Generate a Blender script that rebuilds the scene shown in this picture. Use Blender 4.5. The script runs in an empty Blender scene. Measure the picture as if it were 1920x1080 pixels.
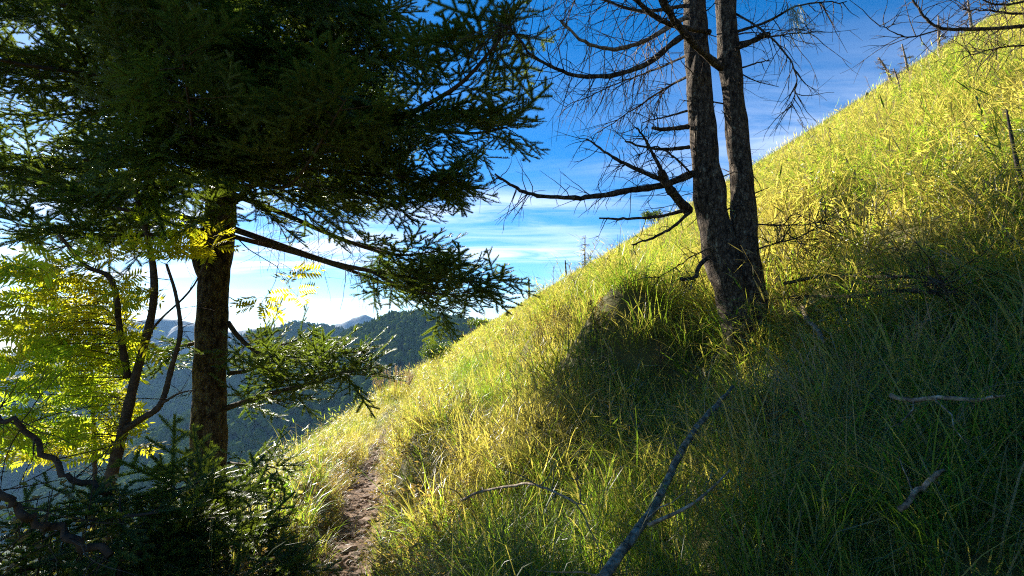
import bpy, math, random
import numpy as np
from mathutils import Vector, Matrix

# ------------------------------------------------------------------ camera, sky, sun, exposure
sc = bpy.context.scene
F_PX, PITCH = 1000.0, math.radians(5.15)
cam_d = bpy.data.cameras.new('camera'); cam = bpy.data.objects.new('camera', cam_d)
sc.collection.objects.link(cam); sc.camera = cam
cam.location = (0, 0, 0); cam.rotation_euler = (math.pi / 2 + PITCH, 0, 0)
cam_d.sensor_width = 36; cam_d.lens = 36 * F_PX / 1920; cam_d.clip_start = 0.05; cam_d.clip_end = 60000

SUN_AZ, SUN_EL = math.radians(-40.5), math.radians(23.5)     # azimuth from +Y towards +X
SUN = np.array([math.sin(SUN_AZ) * math.cos(SUN_EL), math.cos(SUN_AZ) * math.cos(SUN_EL), math.sin(SUN_EL)])
world = bpy.data.worlds.new('World'); sc.world = world; world.use_nodes = True
wn, wl = world.node_tree.nodes, world.node_tree.links
wn.clear()
w_out = wn.new('ShaderNodeOutputWorld'); w_bg = wn.new('ShaderNodeBackground'); w_bg.inputs['Strength'].default_value = 0.057
sky = wn.new('ShaderNodeTexSky'); sky.sky_type = 'NISHITA'; sky.sun_disc = False
sky.sun_elevation = SUN_EL; sky.sun_rotation = SUN_AZ; sky.altitude = 2800
sky.air_density = 1.0; sky.dust_density = 0.65; sky.ozone_density = 2.5
w_hs = wn.new('ShaderNodeHueSaturation'); w_hs.inputs['Saturation'].default_value = 1.38; w_hs.inputs['Value'].default_value = 1.08; w_hs.inputs['Hue'].default_value = 0.502
wl.new(sky.outputs[0], w_hs.inputs['Color'])
# thin cirrus: streaked noise on a flat cloud layer seen by direction
w_tc = wn.new('ShaderNodeTexCoord'); w_sep = wn.new('ShaderNodeSeparateXYZ'); wl.new(w_tc.outputs['Generated'], w_sep.inputs[0])
def wmath(op, a, b=None):
    n = wn.new('ShaderNodeMath'); n.operation = op
    for i, v in enumerate((a, b)):
        if v is None: continue
        if isinstance(v, (int, float)): n.inputs[i].default_value = v
        else: wl.new(v, n.inputs[i])
    return n.outputs[0]
zc = wmath('ADD', wmath('MAXIMUM', w_sep.outputs[2], 0.0), 0.09)
w_cmb = wn.new('ShaderNodeCombineXYZ')
wl.new(wmath('DIVIDE', w_sep.outputs[0], zc), w_cmb.inputs[0]); wl.new(wmath('DIVIDE', w_sep.outputs[1], zc), w_cmb.inputs[1])
w_map = wn.new('ShaderNodeMapping'); w_map.inputs['Rotation'].default_value = (0, 0, math.radians(28)); w_map.inputs['Scale'].default_value = (0.42, 1.25, 1); w_map.inputs['Location'].default_value = (9.1, 4.4, 0)
wl.new(w_cmb.outputs[0], w_map.inputs[0])
n1 = wn.new('ShaderNodeTexNoise'); n1.inputs['Scale'].default_value = 0.55; n1.inputs['Detail'].default_value = 2; wl.new(w_map.outputs[0], n1.inputs['Vector'])
n2 = wn.new('ShaderNodeTexNoise'); n2.inputs['Scale'].default_value = 2.6; n2.inputs['Detail'].default_value = 5; n2.inputs['Roughness'].default_value = 0.62; n2.inputs['Distortion'].default_value = 0.6; wl.new(w_map.outputs[0], n2.inputs['Vector'])
def wrange(v, a, b):
    n = wn.new('ShaderNodeMapRange'); n.interpolation_type = 'SMOOTHSTEP'; n.inputs[1].default_value = a; n.inputs[2].default_value = b; wl.new(v, n.inputs[0]); return n.outputs[0]
w_cl = wmath('MULTIPLY', wrange(n1.outputs[0], 0.42, 0.60), wrange(n2.outputs[0], 0.34, 0.70))
low = wn.new('ShaderNodeMapRange'); low.interpolation_type = 'SMOOTHSTEP'; low.inputs[1].default_value = 0.52; low.inputs[2].default_value = 0.10; low.inputs[3].default_value = 0.0; low.inputs[4].default_value = 1.0; wl.new(w_sep.outputs[2], low.inputs[0])
w_cl = wmath('MULTIPLY', w_cl, wmath('MULTIPLY', wmath('MULTIPLY', low.outputs[0], wrange(w_sep.outputs[2], -0.02, 0.03)), 0.95))
w_mix = wn.new('ShaderNodeMix'); w_mix.data_type = 'RGBA'
wl.new(w_cl, w_mix.inputs[0]); wl.new(w_hs.outputs[0], w_mix.inputs[6]); w_mix.inputs[7].default_value = (7.5, 8.0, 8.8, 1)
wl.new(w_mix.outputs[2], w_bg.inputs['Color']); wl.new(w_bg.outputs[0], w_out.inputs[0])

sun_d = bpy.data.lights.new('sun', 'SUN'); sun_d.energy = 5.0; sun_d.angle = math.radians(0.53); sun_d.color = (1.0, 0.94, 0.83)
sun_o = bpy.data.objects.new('sun', sun_d); sc.collection.objects.link(sun_o)
sun_o.rotation_euler = Vector(SUN).to_track_quat('Z', 'Y').to_euler(); sun_o.location = (-30, 40, 30)
sc.view_settings.view_transform = 'Standard'; sc.view_settings.look = 'None'; sc.view_settings.gamma = 1.0
sc.view_settings.use_curve_mapping = False; sc.view_settings.exposure = 1.8
sc.cycles.use_denoising = False; sc.cycles.pixel_filter_type = 'BLACKMAN_HARRIS'; sc.cycles.filter_width = 1.15; sc.cycles.sample_clamp_indirect = 3.0
sc.cycles.max_bounces = 4; sc.cycles.diffuse_bounces = 2; sc.cycles.glossy_bounces = 2; sc.cycles.transmission_bounces = 3
sc.cycles.volume_bounces = 0; sc.cycles.caustics_reflective = False; sc.cycles.caustics_refractive = False

# ------------------------------------------------------------------ helpers
rng = np.random.default_rng(7); random.seed(7)
COL = sc.collection
_F = np.array([0, math.cos(PITCH), math.sin(PITCH)]); _U = np.array([0, -math.sin(PITCH), math.cos(PITCH)]); _R = np.array([1., 0, 0])
def ray(px, py): return _F + _R * (px - 960) / F_PX + _U * (540 - py) / F_PX
def P(px, py, d):
    r = ray(px, py); return r * (d / r[1])
def proj(p):
    p = np.asarray(p); d = p @ _F; return 960 + F_PX * (p @ _R) / d, 540 - F_PX * (p @ _U) / d, d
def norm(v): return v / max(np.linalg.norm(v), 1e-9)
def smooth(t): t = np.clip(t, 0, 1); return t * t * (3 - 2 * t)
def tag(o, label=None, cat=None, group=None, kind=None):
    if label: o['label'] = label
    if cat: o['category'] = cat
    if group: o['group'] = group
    if kind: o['kind'] = kind
    return o
def empty(name, loc):
    o = bpy.data.objects.new(name, None); COL.objects.link(o); o.location = [float(c) for c in loc]; return o
class MB:
    """collects geometry, built as one mesh object"""
    def __init__(s): s.v = []; s.f = []; s.n = 0
    def add(s, v, f):
        v = np.asarray(v, float); s.v.append(v); n = s.n
        s.f.extend([tuple(i + n for i in q) for q in f]); s.n += len(v)
    def tube(s, pts, rad, sides=5, cap=True):
        pts = np.asarray(pts, float); m = len(pts)
        rad = np.broadcast_to(np.asarray(rad, float), (m,))
        T = np.gradient(pts, axis=0); T /= np.maximum(np.linalg.norm(T, axis=1, keepdims=True), 1e-9)
        ref = np.array([0, 0, 1.]) if abs(T[0][2]) < 0.8 else np.array([1., 0, 0])
        A = np.cross(T, ref); A /= np.maximum(np.linalg.norm(A, axis=1, keepdims=True), 1e-9); B = np.cross(T, A)
        th = np.arange(sides) * 2 * math.pi / sides
        ring = (A[:, None, :] * np.cos(th)[None, :, None] + B[:, None, :] * np.sin(th)[None, :, None]) * rad[:, None, None] + pts[:, None, :]
        f = [(i * sides + j, i * sides + (j + 1) % sides, (i + 1) * sides + (j + 1) % sides, (i + 1) * sides + j) for i in range(m - 1) for j in range(sides)]
        if cap and sides > 3:
            f.append(tuple(range(sides))[::-1]); f.append(tuple((m - 1) * sides + j for j in range(sides)))
        s.add(ring.reshape(-1, 3), f)
    def mesh(s, name, smooth_=True):
        me = bpy.data.meshes.new(name)
        me.from_pydata((np.concatenate(s.v) if s.v else np.zeros((0, 3))).tolist(), [], s.f); me.update()
        if smooth_ and len(me.polygons): me.polygons.foreach_set('use_smooth', [True] * len(me.polygons))
        return me
    def build(s, name, mat, parent=None, smooth_=True):
        me = s.mesh(name, smooth_); me.materials.append(mat)
        o = bpy.data.objects.new(name, me); COL.objects.link(o)
        if parent is not None:
            o.parent = parent
            o.location = -world_loc(parent)
        return o
def world_loc(o):
    l = Vector((0, 0, 0))
    while o is not None: l += o.location; o = o.parent
    return l
def spline(pts, n):
    pts = np.asarray(pts, float); k = len(pts)
    if k == 2: return pts[0] + (pts[1] - pts[0]) * np.linspace(0, 1, n)[:, None]
    e = np.vstack([2 * pts[0] - pts[1], pts, 2 * pts[-1] - pts[-2]])
    t = np.linspace(0, k - 1 - 1e-9, n); i = t.astype(int); u = (t - i)[:, None]
    a, b, c, d = e[i], e[i + 1], e[i + 2], e[i + 3]
    return 0.5 * (2 * b + (c - a) * u + (2 * a - 5 * b + 4 * c - d) * u ** 2 + (3 * b - a - 3 * c + d) * u ** 3)
def sines(seed, n, lo, hi):
    r = np.random.default_rng(seed); k = np.exp(r.uniform(np.log(lo), np.log(hi), n)); a = r.uniform(0, 2 * math.pi, n); p = r.uniform(0, 2 * math.pi, n)
    def f(x, y):
        out = 0
        for i in range(n): out = out + np.sin((x * math.cos(a[i]) + y * math.sin(a[i])) * k[i] + p[i]) / (k[i] ** 0.8)
        return out * (lo ** 0.8) / math.sqrt(n)
    return f

# ---- materials
def mat_new(name):
    m = bpy.data.materials.new(name); m.use_nodes = True; nt = m.node_tree; nt.nodes.clear(); return m, nt.nodes, nt.links
def node(ns, t, **kw):
    n = ns.new(t)
    for k, v in kw.items():
        if k in n.inputs: n.inputs[k].default_value = v
        else: setattr(n, k, v)
    return n
def ramp(ns, ls, fac, stops):
    r = ns.new('ShaderNodeValToRGB'); el = r.color_ramp.elements
    while len(el) < len(stops): el.new(0.5)
    for e, (p, c) in zip(el, stops): e.position = p; e.color = (*c, 1)
    ls.new(fac, r.inputs[0]); return r.outputs[0]
def leaf_mat(name, stops, trans_gain=1.6, trans=0.5, rough=0.5, patch=0.35, spec=0.3, tint=(1.1, 1.1, 0.5), wobj=0.5, wisl=0.35, shift=0.0):
    """foliage: diffuse + light passing through; the colour varies by plant and in patches over the slope"""
    m, ns, ls = mat_new(name)
    oi = ns.new('ShaderNodeObjectInfo'); ge = ns.new('ShaderNodeNewGeometry')
    nz = node(ns, 'ShaderNodeTexNoise', Scale=patch, Detail=1.0); ls.new(ge.outputs['Position'], nz.inputs['Vector'])
    a = ns.new('ShaderNodeMath'); a.operation = 'MULTIPLY_ADD'; a.inputs[1].default_value = wobj; ls.new(oi.outputs['Random'], a.inputs[0])
    b = ns.new('ShaderNodeMath'); b.operation = 'MULTIPLY_ADD'; b.inputs[1].default_value = 2.0; b.inputs[2].default_value = shift - 0.03 - 0.5 * (wobj + wisl); ls.new(nz.outputs[0], b.inputs[0])
    c = ns.new('ShaderNodeMath'); c.operation = 'MULTIPLY_ADD'; c.inputs[1].default_value = wisl; ls.new(ge.outputs['Random Per Island'], c.inputs[0]); ls.new(b.outputs[0], c.inputs[2]); ls.new(c.outputs[0], a.inputs[2])
    col = ramp(ns, ls, a.outputs[0], stops)
    pr = node(ns, 'ShaderNodeBsdfPrincipled', Roughness=rough); pr.inputs['Specular IOR Level'].default_value = spec; ls.new(col, pr.inputs['Base Color'])
    tm = ns.new('ShaderNodeMix'); tm.data_type = 'RGBA'; tm.blend_type = 'MULTIPLY'; tm.inputs[0].default_value = 1.0
    ls.new(col, tm.inputs[6]); tm.inputs[7].default_value = (tint[0] * trans_gain, tint[1] * trans_gain, tint[2] * trans_gain, 1)
    tr = ns.new('ShaderNodeBsdfTranslucent'); ls.new(tm.outputs[2], tr.inputs[0])
    mx = ns.new('ShaderNodeMixShader'); mx.inputs[0].default_value = trans; ls.new(pr.outputs[0], mx.inputs[1]); ls.new(tr.outputs[0], mx.inputs[2])
    o = ns.new('ShaderNodeOutputMaterial'); ls.new(mx.outputs[0], o.inputs[0]); return m
def rock_mat(name, stops, scale, bump, detail=6.0, rough=0.9, stretch=(1, 1, 1), voro=0.0, dist=0.02):
    m, ns, ls = mat_new(name)
    tc = ns.new('ShaderNodeTexCoord'); mp = ns.new('ShaderNodeMapping'); mp.inputs['Scale'].default_value = stretch; ls.new(tc.outputs['Object'], mp.inputs[0])
    nz = node(ns, 'ShaderNodeTexNoise', Scale=scale, Detail=detail, Roughness=0.65); ls.new(mp.outputs[0], nz.inputs['Vector'])
    col = ramp(ns, ls, nz.outputs[0], stops)
    pr = node(ns, 'ShaderNodeBsdfPrincipled', Roughness=rough); pr.inputs['Specular IOR Level'].default_value = 0.15
    ls.new(col, pr.inputs['Base Color'])
    hsrc = nz.outputs[0]
    if voro:
        v = node(ns, 'ShaderNodeTexVoronoi', Scale=voro); v.feature = 'DISTANCE_TO_EDGE'; nv = node(ns, 'ShaderNodeTexNoise', Scale=voro * 0.5, Detail=3.0); ls.new(mp.outputs[0], nv.inputs['Vector']); va = ns.new('ShaderNodeMixRGB'); va.blend_type = 'LINEAR_LIGHT'; va.inputs[0].default_value = 0.9 / voro; ls.new(mp.outputs[0], va.inputs[1]); ls.new(nv.outputs[1], va.inputs[2]); ls.new(va.outputs[0], v.inputs['Vector'])
        mr = ns.new('ShaderNodeMapRange'); mr.inputs[2].default_value = 0.12; ls.new(v.outputs[0], mr.inputs[0])
        ad = ns.new('ShaderNodeMath'); ad.operation = 'MULTIPLY_ADD'; ad.inputs[1].default_value = 0.7; ls.new(mr.outputs[0], ad.inputs[0]); ls.new(nz.outputs[0], ad.inputs[2]); hsrc = ad.outputs[0]
    bp = node(ns, 'ShaderNodeBump', Strength=bump, Distance=dist); ls.new(hsrc, bp.inputs['Height']); ls.new(bp.outputs[0], pr.inputs['Normal'])
    o = ns.new('ShaderNodeOutputMaterial'); ls.new(pr.outputs[0], o.inputs[0]); return m
M = {}
M['grass'] = leaf_mat('grass', [(0.0, (0.030, 0.070, 0.012)), (0.4, (0.055, 0.100, 0.016)), (0.75, (0.085, 0.125, 0.022)), (0.93, (0.12, 0.125, 0.035)), (1.0, (0.18, 0.15, 0.075))], 2.8, 0.55, rough=0.38, spec=0.5, patch=0.5, wobj=0, wisl=0.75, tint=(1.36, 1.40, 0.45), shift=0.06)
M['cane'] = leaf_mat('cane', [(0.0, (0.030, 0.075, 0.012)), (0.5, (0.065, 0.115, 0.018)), (0.85, (0.12, 0.14, 0.028)), (1.0, (0.21, 0.17, 0.09))], 2.8, 0.55, rough=0.38, spec=0.5, patch=0.6, wobj=0, wisl=0.75, tint=(1.34, 1.40, 0.45), shift=0.07)
M['stalk'] = leaf_mat('stalk', [(0.0, (0.16, 0.11, 0.06)), (0.5, (0.26, 0.18, 0.10)), (1.0, (0.33, 0.24, 0.15))], 1.3, 0.4, tint=(1, 0.95, 0.8))
M['herb'] = leaf_mat('herb', [(0.0, (0.05, 0.07, 0.018)), (0.5, (0.12, 0.115, 0.035)), (1.0, (0.22, 0.15, 0.07))], 1.8, 0.45, patch=1.2, wobj=0, wisl=0.7)
M['needle'] = leaf_mat('needle', [(0.0, (0.026, 0.058, 0.018)), (0.6, (0.045, 0.085, 0.022)), (1.0, (0.08, 0.115, 0.026))], 2.2, 0.33, rough=0.42, patch=0.8, tint=(1.3, 1.2, 0.4))
M['rowan'] = leaf_mat('rowan', [(0.0, (0.045, 0.095, 0.012)), (0.6, (0.085, 0.135, 0.016)), (0.92, (0.13, 0.155, 0.018)), (1.0, (0.17, 0.165, 0.02))], 3.4, 0.68, patch=0.9, shift=0.02, tint=(1.40, 1.30, 0.35), wobj=0.25, wisl=0.25)
M['far_leaf'] = leaf_mat('far_leaf', [(0.0, (0.022, 0.05, 0.016)), (0.5, (0.05, 0.09, 0.022)), (1.0, (0.11, 0.15, 0.03))], 2.0, 0.35, rough=0.9, patch=0.004, spec=0.0)
M['bark'] = rock_mat('fir_bark', [(0.36, (0.018, 0.012, 0.008)), (0.46, (0.075, 0.05, 0.03)), (0.56, (0.14, 0.10, 0.062)), (0.65, (0.17, 0.17, 0.09))], 24, 1.0, stretch=(1, 1, 0.55), voro=55, dist=0.012)
M['limb'] = rock_mat('limb_bark', [(0.3, (0.04, 0.028, 0.02)), (0.6, (0.10, 0.07, 0.048))], 25, 0.6, dist=0.005)
M['dead'] = rock_mat('dead_wood', [(0.36, (0.016, 0.011, 0.008)), (0.46, (0.06, 0.043, 0.030)), (0.57, (0.115, 0.083, 0.056)), (0.70, (0.25, 0.23, 0.16))], 42, 1.0, stretch=(1, 1, 0.5), voro=62, dist=0.014)
M['grey'] = rock_mat('grey_wood', [(0.36, (0.045, 0.033, 0.024)), (0.45, (0.15, 0.108, 0.072)), (0.56, (0.25, 0.195, 0.14)), (0.66, (0.42, 0.36, 0.28))], 40, 0.8, stretch=(1, 1, 1), dist=0.01)
M['char'] = rock_mat('charred_wood', [(0.3, (0.015, 0.012, 0.01)), (0.6, (0.05, 0.04, 0.033)), (0.8, (0.10, 0.085, 0.07))], 20, 0.9, dist=0.01)
M['soil'] = rock_mat('soil', [(0.3, (0.045, 0.04, 0.016)), (0.55, (0.09, 0.08, 0.025)), (0.75, (0.13, 0.11, 0.04))], 3.0, 0.6, dist=0.05)
M['dirt'] = rock_mat('dirt', [(0.36, (0.06, 0.036, 0.02)), (0.5, (0.17, 0.098, 0.052)), (0.64, (0.30, 0.19, 0.115))], 14, 1.0, detail=10, dist=0.04)
M['stone'] = rock_mat('stone', [(0.3, (0.18, 0.115, 0.08)), (0.55, (0.30, 0.21, 0.155)), (0.75, (0.40, 0.31, 0.25))], 18, 0.6, dist=0.01)
M['mountain'] = rock_mat('mountain', [(0.3, (0.02, 0.036, 0.014)), (0.55, (0.03, 0.05, 0.016)), (0.75, (0.045, 0.062, 0.018))], 0.012, 0.25, dist=8)
M['far_mountain'] = rock_mat('far_mountain', [(0.3, (0.012, 0.02, 0.018)), (0.7, (0.025, 0.036, 0.028))], 0.002, 0.8, dist=30)
M['lichen'] = leaf_mat('lichen', [(0, (0.30, 0.34, 0.20)), (1, (0.45, 0.48, 0.32))], 1.2, 0.4, tint=(1, 1, 0.9))

# ---- instancing on points: every instance belongs to the object that carries the points
def src_object(name, mb, mat):
    me = mb.mesh(name, False); me.materials.append(mat); return bpy.data.objects.new(name, me)
_groups = {}
def inst_group(key, sources):
    if key in _groups: return _groups[key]
    g = bpy.data.node_groups.new(key, 'GeometryNodeTree'); _groups[key] = g
    g.interface.new_socket('Geometry', in_out='INPUT', socket_type='NodeSocketGeometry'); g.interface.new_socket('Geometry', in_out='OUTPUT', socket_type='NodeSocketGeometry')
    ns, ls = g.nodes, g.links
    gi, go = ns.new('NodeGroupInput'), ns.new('NodeGroupOutput'); ip = ns.new('GeometryNodeInstanceOnPoints'); jn = ns.new('GeometryNodeJoinGeometry')
    for s in sources:
        oi = ns.new('GeometryNodeObjectInfo'); oi.inputs['Object'].default_value = s; g2 = ns.new('GeometryNodeGeometryToInstance')
        ls.new(oi.outputs['Geometry'], g2.inputs[0]); ls.new(g2.outputs[0], jn.inputs[0])
    def attr(nm, t):
        a = ns.new('GeometryNodeInputNamedAttribute'); a.data_type = t; a.inputs['Name'].default_value = nm; return [o for o in a.outputs if o.enabled and o.name == 'Attribute'][0]
    er = ns.new('FunctionNodeEulerToRotation'); ls.new(attr('rot', 'FLOAT_VECTOR'), er.inputs[0])
    ls.new(gi.outputs[0], ip.inputs['Points']); ls.new(jn.outputs[0], ip.inputs['Instance']); ip.inputs['Pick Instance'].default_value = True
    ls.new(attr('idx', 'INT'), ip.inputs['Instance Index']); ls.new(er.outputs[0], ip.inputs['Rotation']); ls.new(attr('scl', 'FLOAT_VECTOR'), ip.inputs['Scale'])
    ls.new(ip.outputs[0], go.inputs[0]); return g
def euler_from_axes(X, Y, Z):
    """columns of rotation matrices -> XYZ euler"""
    return np.stack([np.arctan2(Y[:, 2], Z[:, 2]), np.arcsin(np.clip(-X[:, 2], -1, 1)), np.arctan2(X[:, 1], X[:, 0])], 1)
def scatter(name, pts, rot, scl, idx, group, mat, parent=None):
    pts = np.asarray(pts, float); n = len(pts); me = bpy.data.meshes.new(name); me.vertices.add(n); me.vertices.foreach_set('co', pts.ravel())
    scl = np.asarray(scl, float); scl = np.repeat(scl[:, None], 3, 1) if scl.ndim == 1 else scl
    a = me.attributes.new('rot', 'FLOAT_VECTOR', 'POINT'); a.data.foreach_set('vector', np.asarray(rot, float).ravel())
    a = me.attributes.new('scl', 'FLOAT_VECTOR', 'POINT'); a.data.foreach_set('vector', scl.ravel())
    a = me.attributes.new('idx', 'INT', 'POINT'); a.data.foreach_set('value', np.asarray(idx, np.int32))
    me.materials.append(mat); me.update(); o = bpy.data.objects.new(name, me); COL.objects.link(o)
    md = o.modifiers.new('instances', 'NODES'); md.node_group = group
    if parent is not None: o.parent = parent; o.location = -world_loc(parent)
    return o

# ------------------------------------------------------------------ terrain
TY = np.array([-40, -3, 0, 3.5, 8, 12, 16, 20, 26, 35, 50, 80]); TX = np.array([6.0, -0.15, -0.5, -1.10, -2.15, -2.95, -3.5, -3.6, -3.2, -3.4, -5, -8])
_tys = np.linspace(-40, 80, 1200); _txs = np.interp(_tys, TY, TX); _k = np.ones(31) / 31
_txs = np.convolve(np.pad(_txs, 15, mode='edge'), _k, 'valid')
def trail_x(y): return np.interp(y, _tys, _txs)
_bump = sines(3, 14, 0.5, 3.5); _big = sines(5, 8, 0.05, 0.25)
MOUNDS = [(-0.75, 5.4, 0.55, 0.30), (0.45, 6.6, 0.55, 0.42), (1.35, 5.2, 0.5, 0.36), (0.05, 3.5, 0.5, 0.26), (-2.75, 6.3, 0.5, 0.3), (-2.35, 5.0, 0.45, 0.34), (-3.1, 8.0, 0.5, 0.25), (-3.6, 9.5, 0.8, 0.32), (-4.9, 13.0, 1.0, 0.4), (2.3, 3.3, 0.6, 0.2), (0.75, 4.6, 0.4, 0.18), (1.45, 3.1, 0.7, -0.22)]
_mr = np.random.default_rng(77)
for _ in range(130):
    _y = _mr.uniform(1.5, 26); _x = _mr.uniform(-0.30 * _y - 1, 1.0 * _y + 2)
    if math.hypot(_x - 1.3, _y - 3.0) < 1.3: continue
    MOUNDS.append((_x, _y, _mr.uniform(0.3, 0.7), _mr.uniform(0.08, 0.32)))
def base(x, y):
    z = -1.112 + 0.60 * x + 0.06 * y
    fy = np.maximum(0, y - 80); z = z - np.where(fy < 220, 0.002 * fy ** 2, 96.8 + 0.88 * (fy - 220))
    fl = np.maximum(0, -6.0 - x); z = z - np.where(fl < 9, 0.028 * fl ** 2, 2.268 + 0.504 * (fl - 9))
    fr = np.maximum(0, x - 115); z = z - np.where(fr < 60, 0.008 * fr ** 2, 28.8 + 0.96 * (fr - 60))
    return z
def h(x, y):
    x = np.asarray(x, float); y = np.asarray(y, float); r = np.hypot(x, y)
    z = base(x, y) + 0.09 * _bump(x, y) * smooth(r / 3) + 0.35 * _big(x, y) * smooth((r - 6) / 20) + 1.5 * _big(x * 0.35, y * 0.35) * smooth((r - 40) / 60)
    for mx, my, s, a in MOUNDS: z = z + a * np.exp(-((x - mx) ** 2 + (y - my) ** 2) / (2 * s * s) * 2)
    tx = trail_x(y); d = x - tx
    zt = base(tx, y) - 0.27 + 0.04 * _big(tx * 3, y * 3)
    w = 1 - smooth((np.abs(d) - 0.17) / 0.40); w = w * np.where(y > 45, 0, 1)
    return z * (1 - w) + zt * w
def ground_hit(px, py, lift=0.0):
    r = ray(px, py); t = np.geomspace(0.4, 300, 6000); p = r[None, :] * t[:, None]
    below = p[:, 2] < h(p[:, 0], p[:, 1]) + lift
    i = int(np.argmax(below)) if below.any() else -1
    return p[i]
rr = np.concatenate([[0.0], np.geomspace(0.35, 1100, 280)])
th = np.concatenate([np.linspace(math.radians(-20), math.radians(200), 480), np.linspace(math.radians(200), math.radians(340), 71)[1:-1]])
R_, T_ = np.meshgrid(rr[1:], th, indexing='ij'); X_ = R_ * np.cos(T_); Y_ = R_ * np.sin(T_); Z_ = np.maximum(h(X_, Y_), -760)
nr, nt_ = R_.shape; hv = np.concatenate([[[0, 0, float(h(0, 0))]], np.stack([X_, Y_, Z_], 2).reshape(-1, 3)])
hf = [(1 + i * nt_ + j, 1 + (i + 1) * nt_ + j, 1 + (i + 1) * nt_ + (j + 1) % nt_, 1 + i * nt_ + (j + 1) % nt_) for i in range(nr - 1) for j in range(nt_)]
hf += [(0, 1 + j, 1 + (j + 1) % nt_) for j in range(nt_)]
mb = MB(); mb.add(hv, hf); hill = mb.build('hillside', M['soil']); tag(hill, 'steep grassy hillside rising to the right of the trail', 'hillside', kind='structure')

# trail
yy = np.arange(-2.5, 34, 0.07); cols = np.linspace(-0.30, 0.30, 9); tv = []
for y in yy:
    for c in cols:
        x = float(trail_x(y)) + c; tv.append((x, y, 0))
tv = np.array(tv); tv[:, 2] = h(tv[:, 0], tv[:, 1]) + 0.012 + 0.018 * sines(11, 20, 6, 40)(tv[:, 0], tv[:, 1]) - 0.03 * np.tile((np.abs(cols) > 0.29), len(yy))
nc = len(cols); tf = [(i * nc + j, i * nc + j + 1, (i + 1) * nc + j + 1, (i + 1) * nc + j) for i in range(len(yy) - 1) for j in range(nc - 1)]
mb = MB(); mb.add(tv, tf); path = mb.build('path', M['dirt']); tag(path, 'narrow brown dirt trail winding along the slope', 'trail', kind='structure')
def stone_mesh(name, seed, flat):
    import bmesh
    r = np.random.default_rng(seed); bm = bmesh.new(); bmesh.ops.create_icosphere(bm, subdivisions=1, radius=1)
    for v in bm.verts: v.co = Vector(v.co) * float(r.uniform(0.72, 1.15)); v.co.z *= flat; v.co.x *= 1.25
    me = bpy.data.meshes.new(name); bm.to_mesh(me); bm.free(); me.materials.append(M['stone']); return me
stone_m = [stone_mesh('stone', 30 + i, f) for i, f in enumerate((0.35, 0.45, 0.6, 0.28, 0.5))]
for i in range(260):
    y = float(3.0 + 9.5 * rng.random() ** 1.4); c = float(rng.normal(0, 0.14)); c = max(-0.24, min(0.24, c)); x = float(trail_x(y)) + c
    s = float(rng.uniform(0.018, 0.06)) * (1.7 if rng.random() < 0.16 else 1)
    o = bpy.data.objects.new('stone', stone_m[i % 5]); COL.objects.link(o); o.parent = path
    o.location = (x, y, float(h(x, y)) + 0.012 + s * 0.1); o.scale = (s, s, s); o.rotation_euler = (float(rng.normal(0, 0.2)), float(rng.normal(0, 0.2)), float(rng.uniform(0, 6.3)))
gs = []
for i in range(3):
    mb = MB(); me = stone_m[i]; mb.add([v.co for v in me.vertices], [tuple(p.vertices) for p in me.polygons]); gs.append(src_object('pebble', mb, M['stone']))
n = 4200; y = 2.3 + 14 * rng.random(n) ** 1.5; x = trail_x(y) + np.clip(rng.normal(0, 0.17, n), -0.42, 0.42)
scatter_o = scatter('gravel', np.stack([x, y, h(x, y) + 0.014], 1), rng.uniform(0, 6.3, (n, 3)) * [0.1, 0.1, 1], rng.uniform(0.004, 0.014, n), rng.integers(0, 3, n), inst_group('pebbles', gs), M['stone'])
tag(scatter_o, 'fine brown gravel and chips on the dirt trail', 'gravel', kind='stuff')

# ------------------------------------------------------------------ far mountains
def ridge(name, pts, slope, noise_amp, spacing, width, seed, mat, label, floor=-760, front=1.0):
    """a mountain ridge: crest polyline with flanks, spurs and gullies"""
    pts = np.asarray(pts, float); nz1 = sines(seed, 10, 2 * math.pi / 900, 2 * math.pi / 160); nz2 = sines(seed + 1, 14, 2 * math.pi / 260, 2 * math.pi / 45)
    x0, x1 = pts[:, 0].min() - width, pts[:, 0].max() + width; y0, y1 = pts[:, 1].min() - width, pts[:, 1].max() + width * 0.4
    xs = np.arange(x0, x1, spacing); ys = np.arange(y0, y1, spacing); X, Y = np.meshgrid(xs, ys, indexing='ij')
    def hf_(X, Y):
        best = np.full(np.shape(X), -1e9)
        for a, b in zip(pts[:-1], pts[1:]):
            d = b[:2] - a[:2]; t = np.clip(((X - a[0]) * d[0] + (Y - a[1]) * d[1]) / (d @ d), 0, 1)
            dist = np.hypot(X - a[0] - t * d[0], Y - a[1] - t * d[1]); cz = a[2] + t * (b[2] - a[2])
            sp = noise_amp * nz1(X, Y) * smooth(dist / 250)
            best = np.maximum(best, cz - slope * np.sqrt(dist ** 2 + 25 ** 2) + 25 * slope + sp)
        return np.maximum(best + noise_amp * 0.16 * nz2(X, Y), floor - 5)
    Z = hf_(X, Y); a, b = X.shape
    keep = (Z > floor - 4)
    v = np.stack([X, Y, Z], 2).reshape(-1, 3); K = keep
    f = [(i * b + j, (i + 1) * b + j, (i + 1) * b + j + 1, i * b + j + 1) for i in range(a - 1) for j in range(b - 1) if K[i, j] or K[i + 1, j] or K[i, j + 1] or K[i + 1, j + 1]]
    mb = MB(); mb.add(v, f); o = mb.build(name, mat); tag(o, label, 'mountain', kind='structure'); return hf_, (x0, x1, y0, y1)
mb = MB(); S = 15000
mb.add([(-S, -3000, -755), (S, -3000, -755), (S, S, -755), (-S, S, -755)], [(0, 1, 2, 3)])
tag(mb.build('valley_floor', M['mountain']), 'deep forested valley floor far below the trail', 'valley', kind='structure')
def C(l): return [P(*q) for q in l]
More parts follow.
